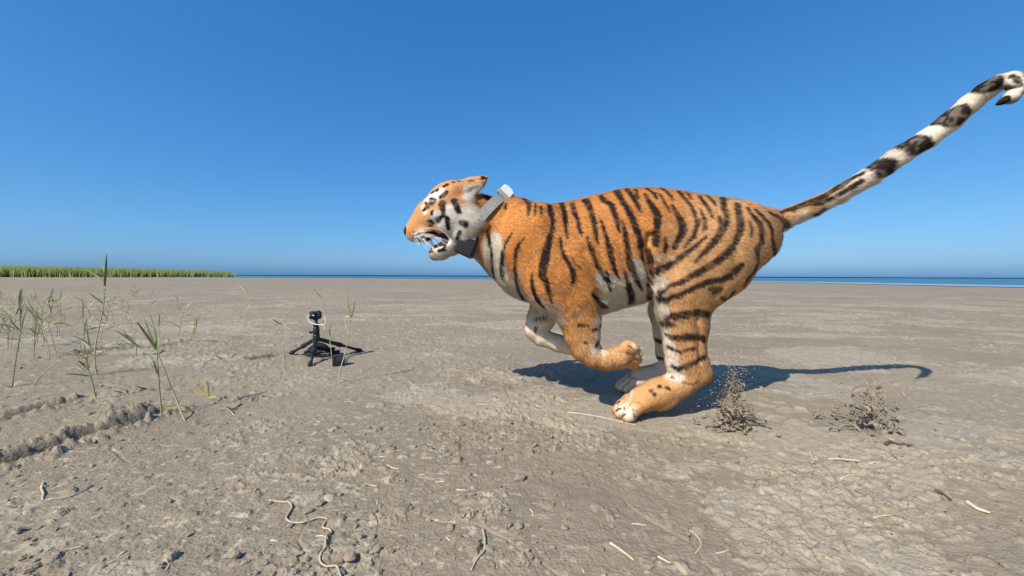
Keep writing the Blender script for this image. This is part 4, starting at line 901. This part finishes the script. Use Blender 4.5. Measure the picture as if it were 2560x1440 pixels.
M_clod = mat('mud_clod', (0.28,0.226,0.162), 0.9, 0.12, var=0.15, scale=60, bump=0.5, bscale=160); M_dclod = mat('damp_mud', (0.28,0.226,0.16), 0.8, 0.2, var=0.3, scale=60, bump=0.6, bscale=120)
CL = [(Q2((520,845))[0],.018,(1.2,1,.7)),(Q2((430,905))[0],.016,(1.4,1,.6)),(Q2((690,1300))[0],.020,(1,1,.8)),(Q2((770,1310))[0],.022,(1,1,.75)),(Q2((790,970))[0],.012,(2,.8,.6)),(Q2((1910,1250))[0],.015,(1.4,1,.5)),(Q2((1590,1065))[0],.014,(1.1,1,.8)),
 (Q2((990,1250))[0],.016,(1.2,1,.7)),(Q3((70,590))[0],.026,(1.2,1,.7)),(Q3((60,1030))[0],.016,(1.2,1,.7)),(Q3((2130,600))[0],.020,(1.2,1,.6)),(Q2((1650,205))[0],.040,(1.5,1,.32)),(Q1((1920,1280))[0],.018,(1.2,1,.9)),(Q1((250,1400))[0],.020,(1.2,1,.9)),(Q2((420,1295))[0],.009,(1,1,.9)),(Q2((1330,245))[0],.012,(1.2,1,.8)),(Q4((860,715))[0],.022,(1.6,1,.4))]
for k,((u,v),r_,sq) in enumerate(CL):
    p = on_ground([(u,v)],0)[0]; r_ *= 0.62
    lab = {11:'wide flat pale slab of dried mud on a crumbled patch',0:'rounded dry mud lump above the bend of the winding root',1:'flat dry mud lump inside the bend of the winding root',2:'dry mud lump beside the lower end of the winding root, one of a touching pair',3:'dry mud lump beside the lower end of the winding root, one of a touching pair',4:'narrow elongated mud lump beside the winding root',5:'flat mud lump beside the short dull root',8:'thick mud lump on the crumbled patch below the tiger chest',16:'flat pale mud flake on the crust under the flying mud'}.get(k,'single small dry lump of mud lying on the open flat'); grp = {2:'pair of mud lumps',3:'pair of mud lumps'}.get(k, None if k in (0,1,4,5,8,11,16) else 'loose dry mud lumps')
    tag(MB().lump((p[0],p[1],p[2]+r_*sq[2]*0.55), r_, 100+k, 9, 6, sq, .16).build('mud_clod', M_clod, smooth=False), lab, 'clod', grp)
# uncountable crumbs
def crumbs(n, name, fn, m, label):
    protoV = []; protoF = []
    mbs = [MB().lump((0,0,0), 1, 300+i, 6, 4, (1,1,.8), .3) for i in range(6)]
    Vs = []; Fs = []; off = 0
    for i in range(n):
        p, r_, sq, R3 = fn(i)
        mb = mbs[i%6]; A_ = np.array(mb.v)*np.array(sq)*r_; A_ = A_@np.array(R3).T+np.array(p); Vs.append(A_)
        Fs += [tuple(q+off for q in f) for f in mb.f]; off += len(mb.v)
    me = bpy.data.meshes.new(name); me.from_pydata(np.concatenate(Vs).tolist(), [], Fs); me.update()
    return tag(link(name, me, m, smooth=False), label, 'mud', kind='stuff')
cr = random.Random(77); NC = 6500
ru = [(cr.uniform(-60,2620), 700+745*cr.random()**0.75) for _ in range(NC*3)]
gpts = np.array([tuple(G(u,v))[:2] for u,v in ru]); Hh, _, _, Pm, _ = ground_fields(gpts[:,0][None,:], gpts[:,1][None,:]); Hh = Hh[0]; Pm = Pm[0]
selc = [i for i in range(len(ru)) if cr.random() < 0.12+0.8*Pm[i] and np.hypot(*gpts[i]) < 7][:NC]
def fcr(i):
    j = selc[i]; r_ = 0.0016+0.0065*cr.random()**3.5; return ((gpts[j,0],gpts[j,1],Hh[j]+r_*0.3), r_, (cr.uniform(.8,1.6),cr.uniform(.7,1.2),cr.uniform(.5,.9)), Matrix.Rotation(cr.uniform(0,6.3),3,'Z'))
crumbs(len(selc), 'mud_crumbs', fcr, M_clod, 'fine loose crumbs of dry mud strewn over the flat')

# ------------------------------------------------------------------ mud thrown up by the hind feet
def spray(name, cuv, label, hgt, spread, n_big, n_small, seed, core, dx=0.0):
    q = random.Random(seed); c = G(*cuv)
    root = empty(name, (c.x,c.y,0), label=label, cat='mud spray')
    big = MB()
    for k in range(n_big):                    # curled shreds and clods of torn mud, flung about
        t = q.random()**core; a = q.uniform(0,6.3); rad = abs(q.gauss(0, spread*(0.62-0.22*t)))
        p = Vector((c.x+rad*math.cos(a)+dx*t, c.y+0.7*rad*math.sin(a), 0.006+hgt*t*q.uniform(.55,1.25))); l_ = q.uniform(.008,.034)*(1-0.5*t); d = Vector((q.gauss(0,1),q.gauss(0,.7),q.gauss(0,.6))).normalized(); e = Vector((q.gauss(0,1),q.gauss(0,1),q.gauss(0,1))).normalized()
        if q.random() < 0.55:
            l_ = min(l_, .024)
            pl = [p+d*(l_*(i-2)/2)+e*(l_*0.5*math.sin((i)/4*math.pi)) for i in range(5)]; w_ = l_*q.uniform(.18,.34)
            for z in pl: z.z = max(z.z, .004)
            big.tube(pl, [w_*.45,w_,w_*1.15,w_*.8,w_*.3], 6, q.uniform(.4,.9))
        else:
            R3 = d.to_track_quat('X','Z').to_matrix(); big.lump(p, l_*q.uniform(.18,.42), seed*1000+k, 7, 5, (q.uniform(1.1,2.2),q.uniform(.7,1.1),q.uniform(.35,.8)), .38, R3)
    o = big.build('mud_shreds', M_dclod, root); o['kind'] = 'stuff'
    sm_ = MB()
    for k in range(n_small):
        t = q.random()**1.6; a = q.uniform(0,6.3); rad = abs(q.gauss(0,spread*(0.42-0.12*t)))
        p = (c.x+rad*math.cos(a)+dx*t, c.y+rad*math.sin(a), .01+hgt*q.uniform(.7,2.1)*t); sm_.lump(p, .0008+.0026*q.random()**3, k, 5, 3, (1.2,1,1), .25)
    o = sm_.build('mud_grains', M_clod, root); o['kind'] = 'stuff'
spray('mud_spray', (1832,1066), 'grainy column of mud and grit rising close behind the tiger hind foot', .15, .11, 250, 2600, 5, 1.7)
spray('mud_spray', (2165,1068), 'loose burst of curled mud shreds under the tiger tail', .17, .17, 210, 500, 9, 1.05, .02)
# damp scraped patch where the mud was torn loose
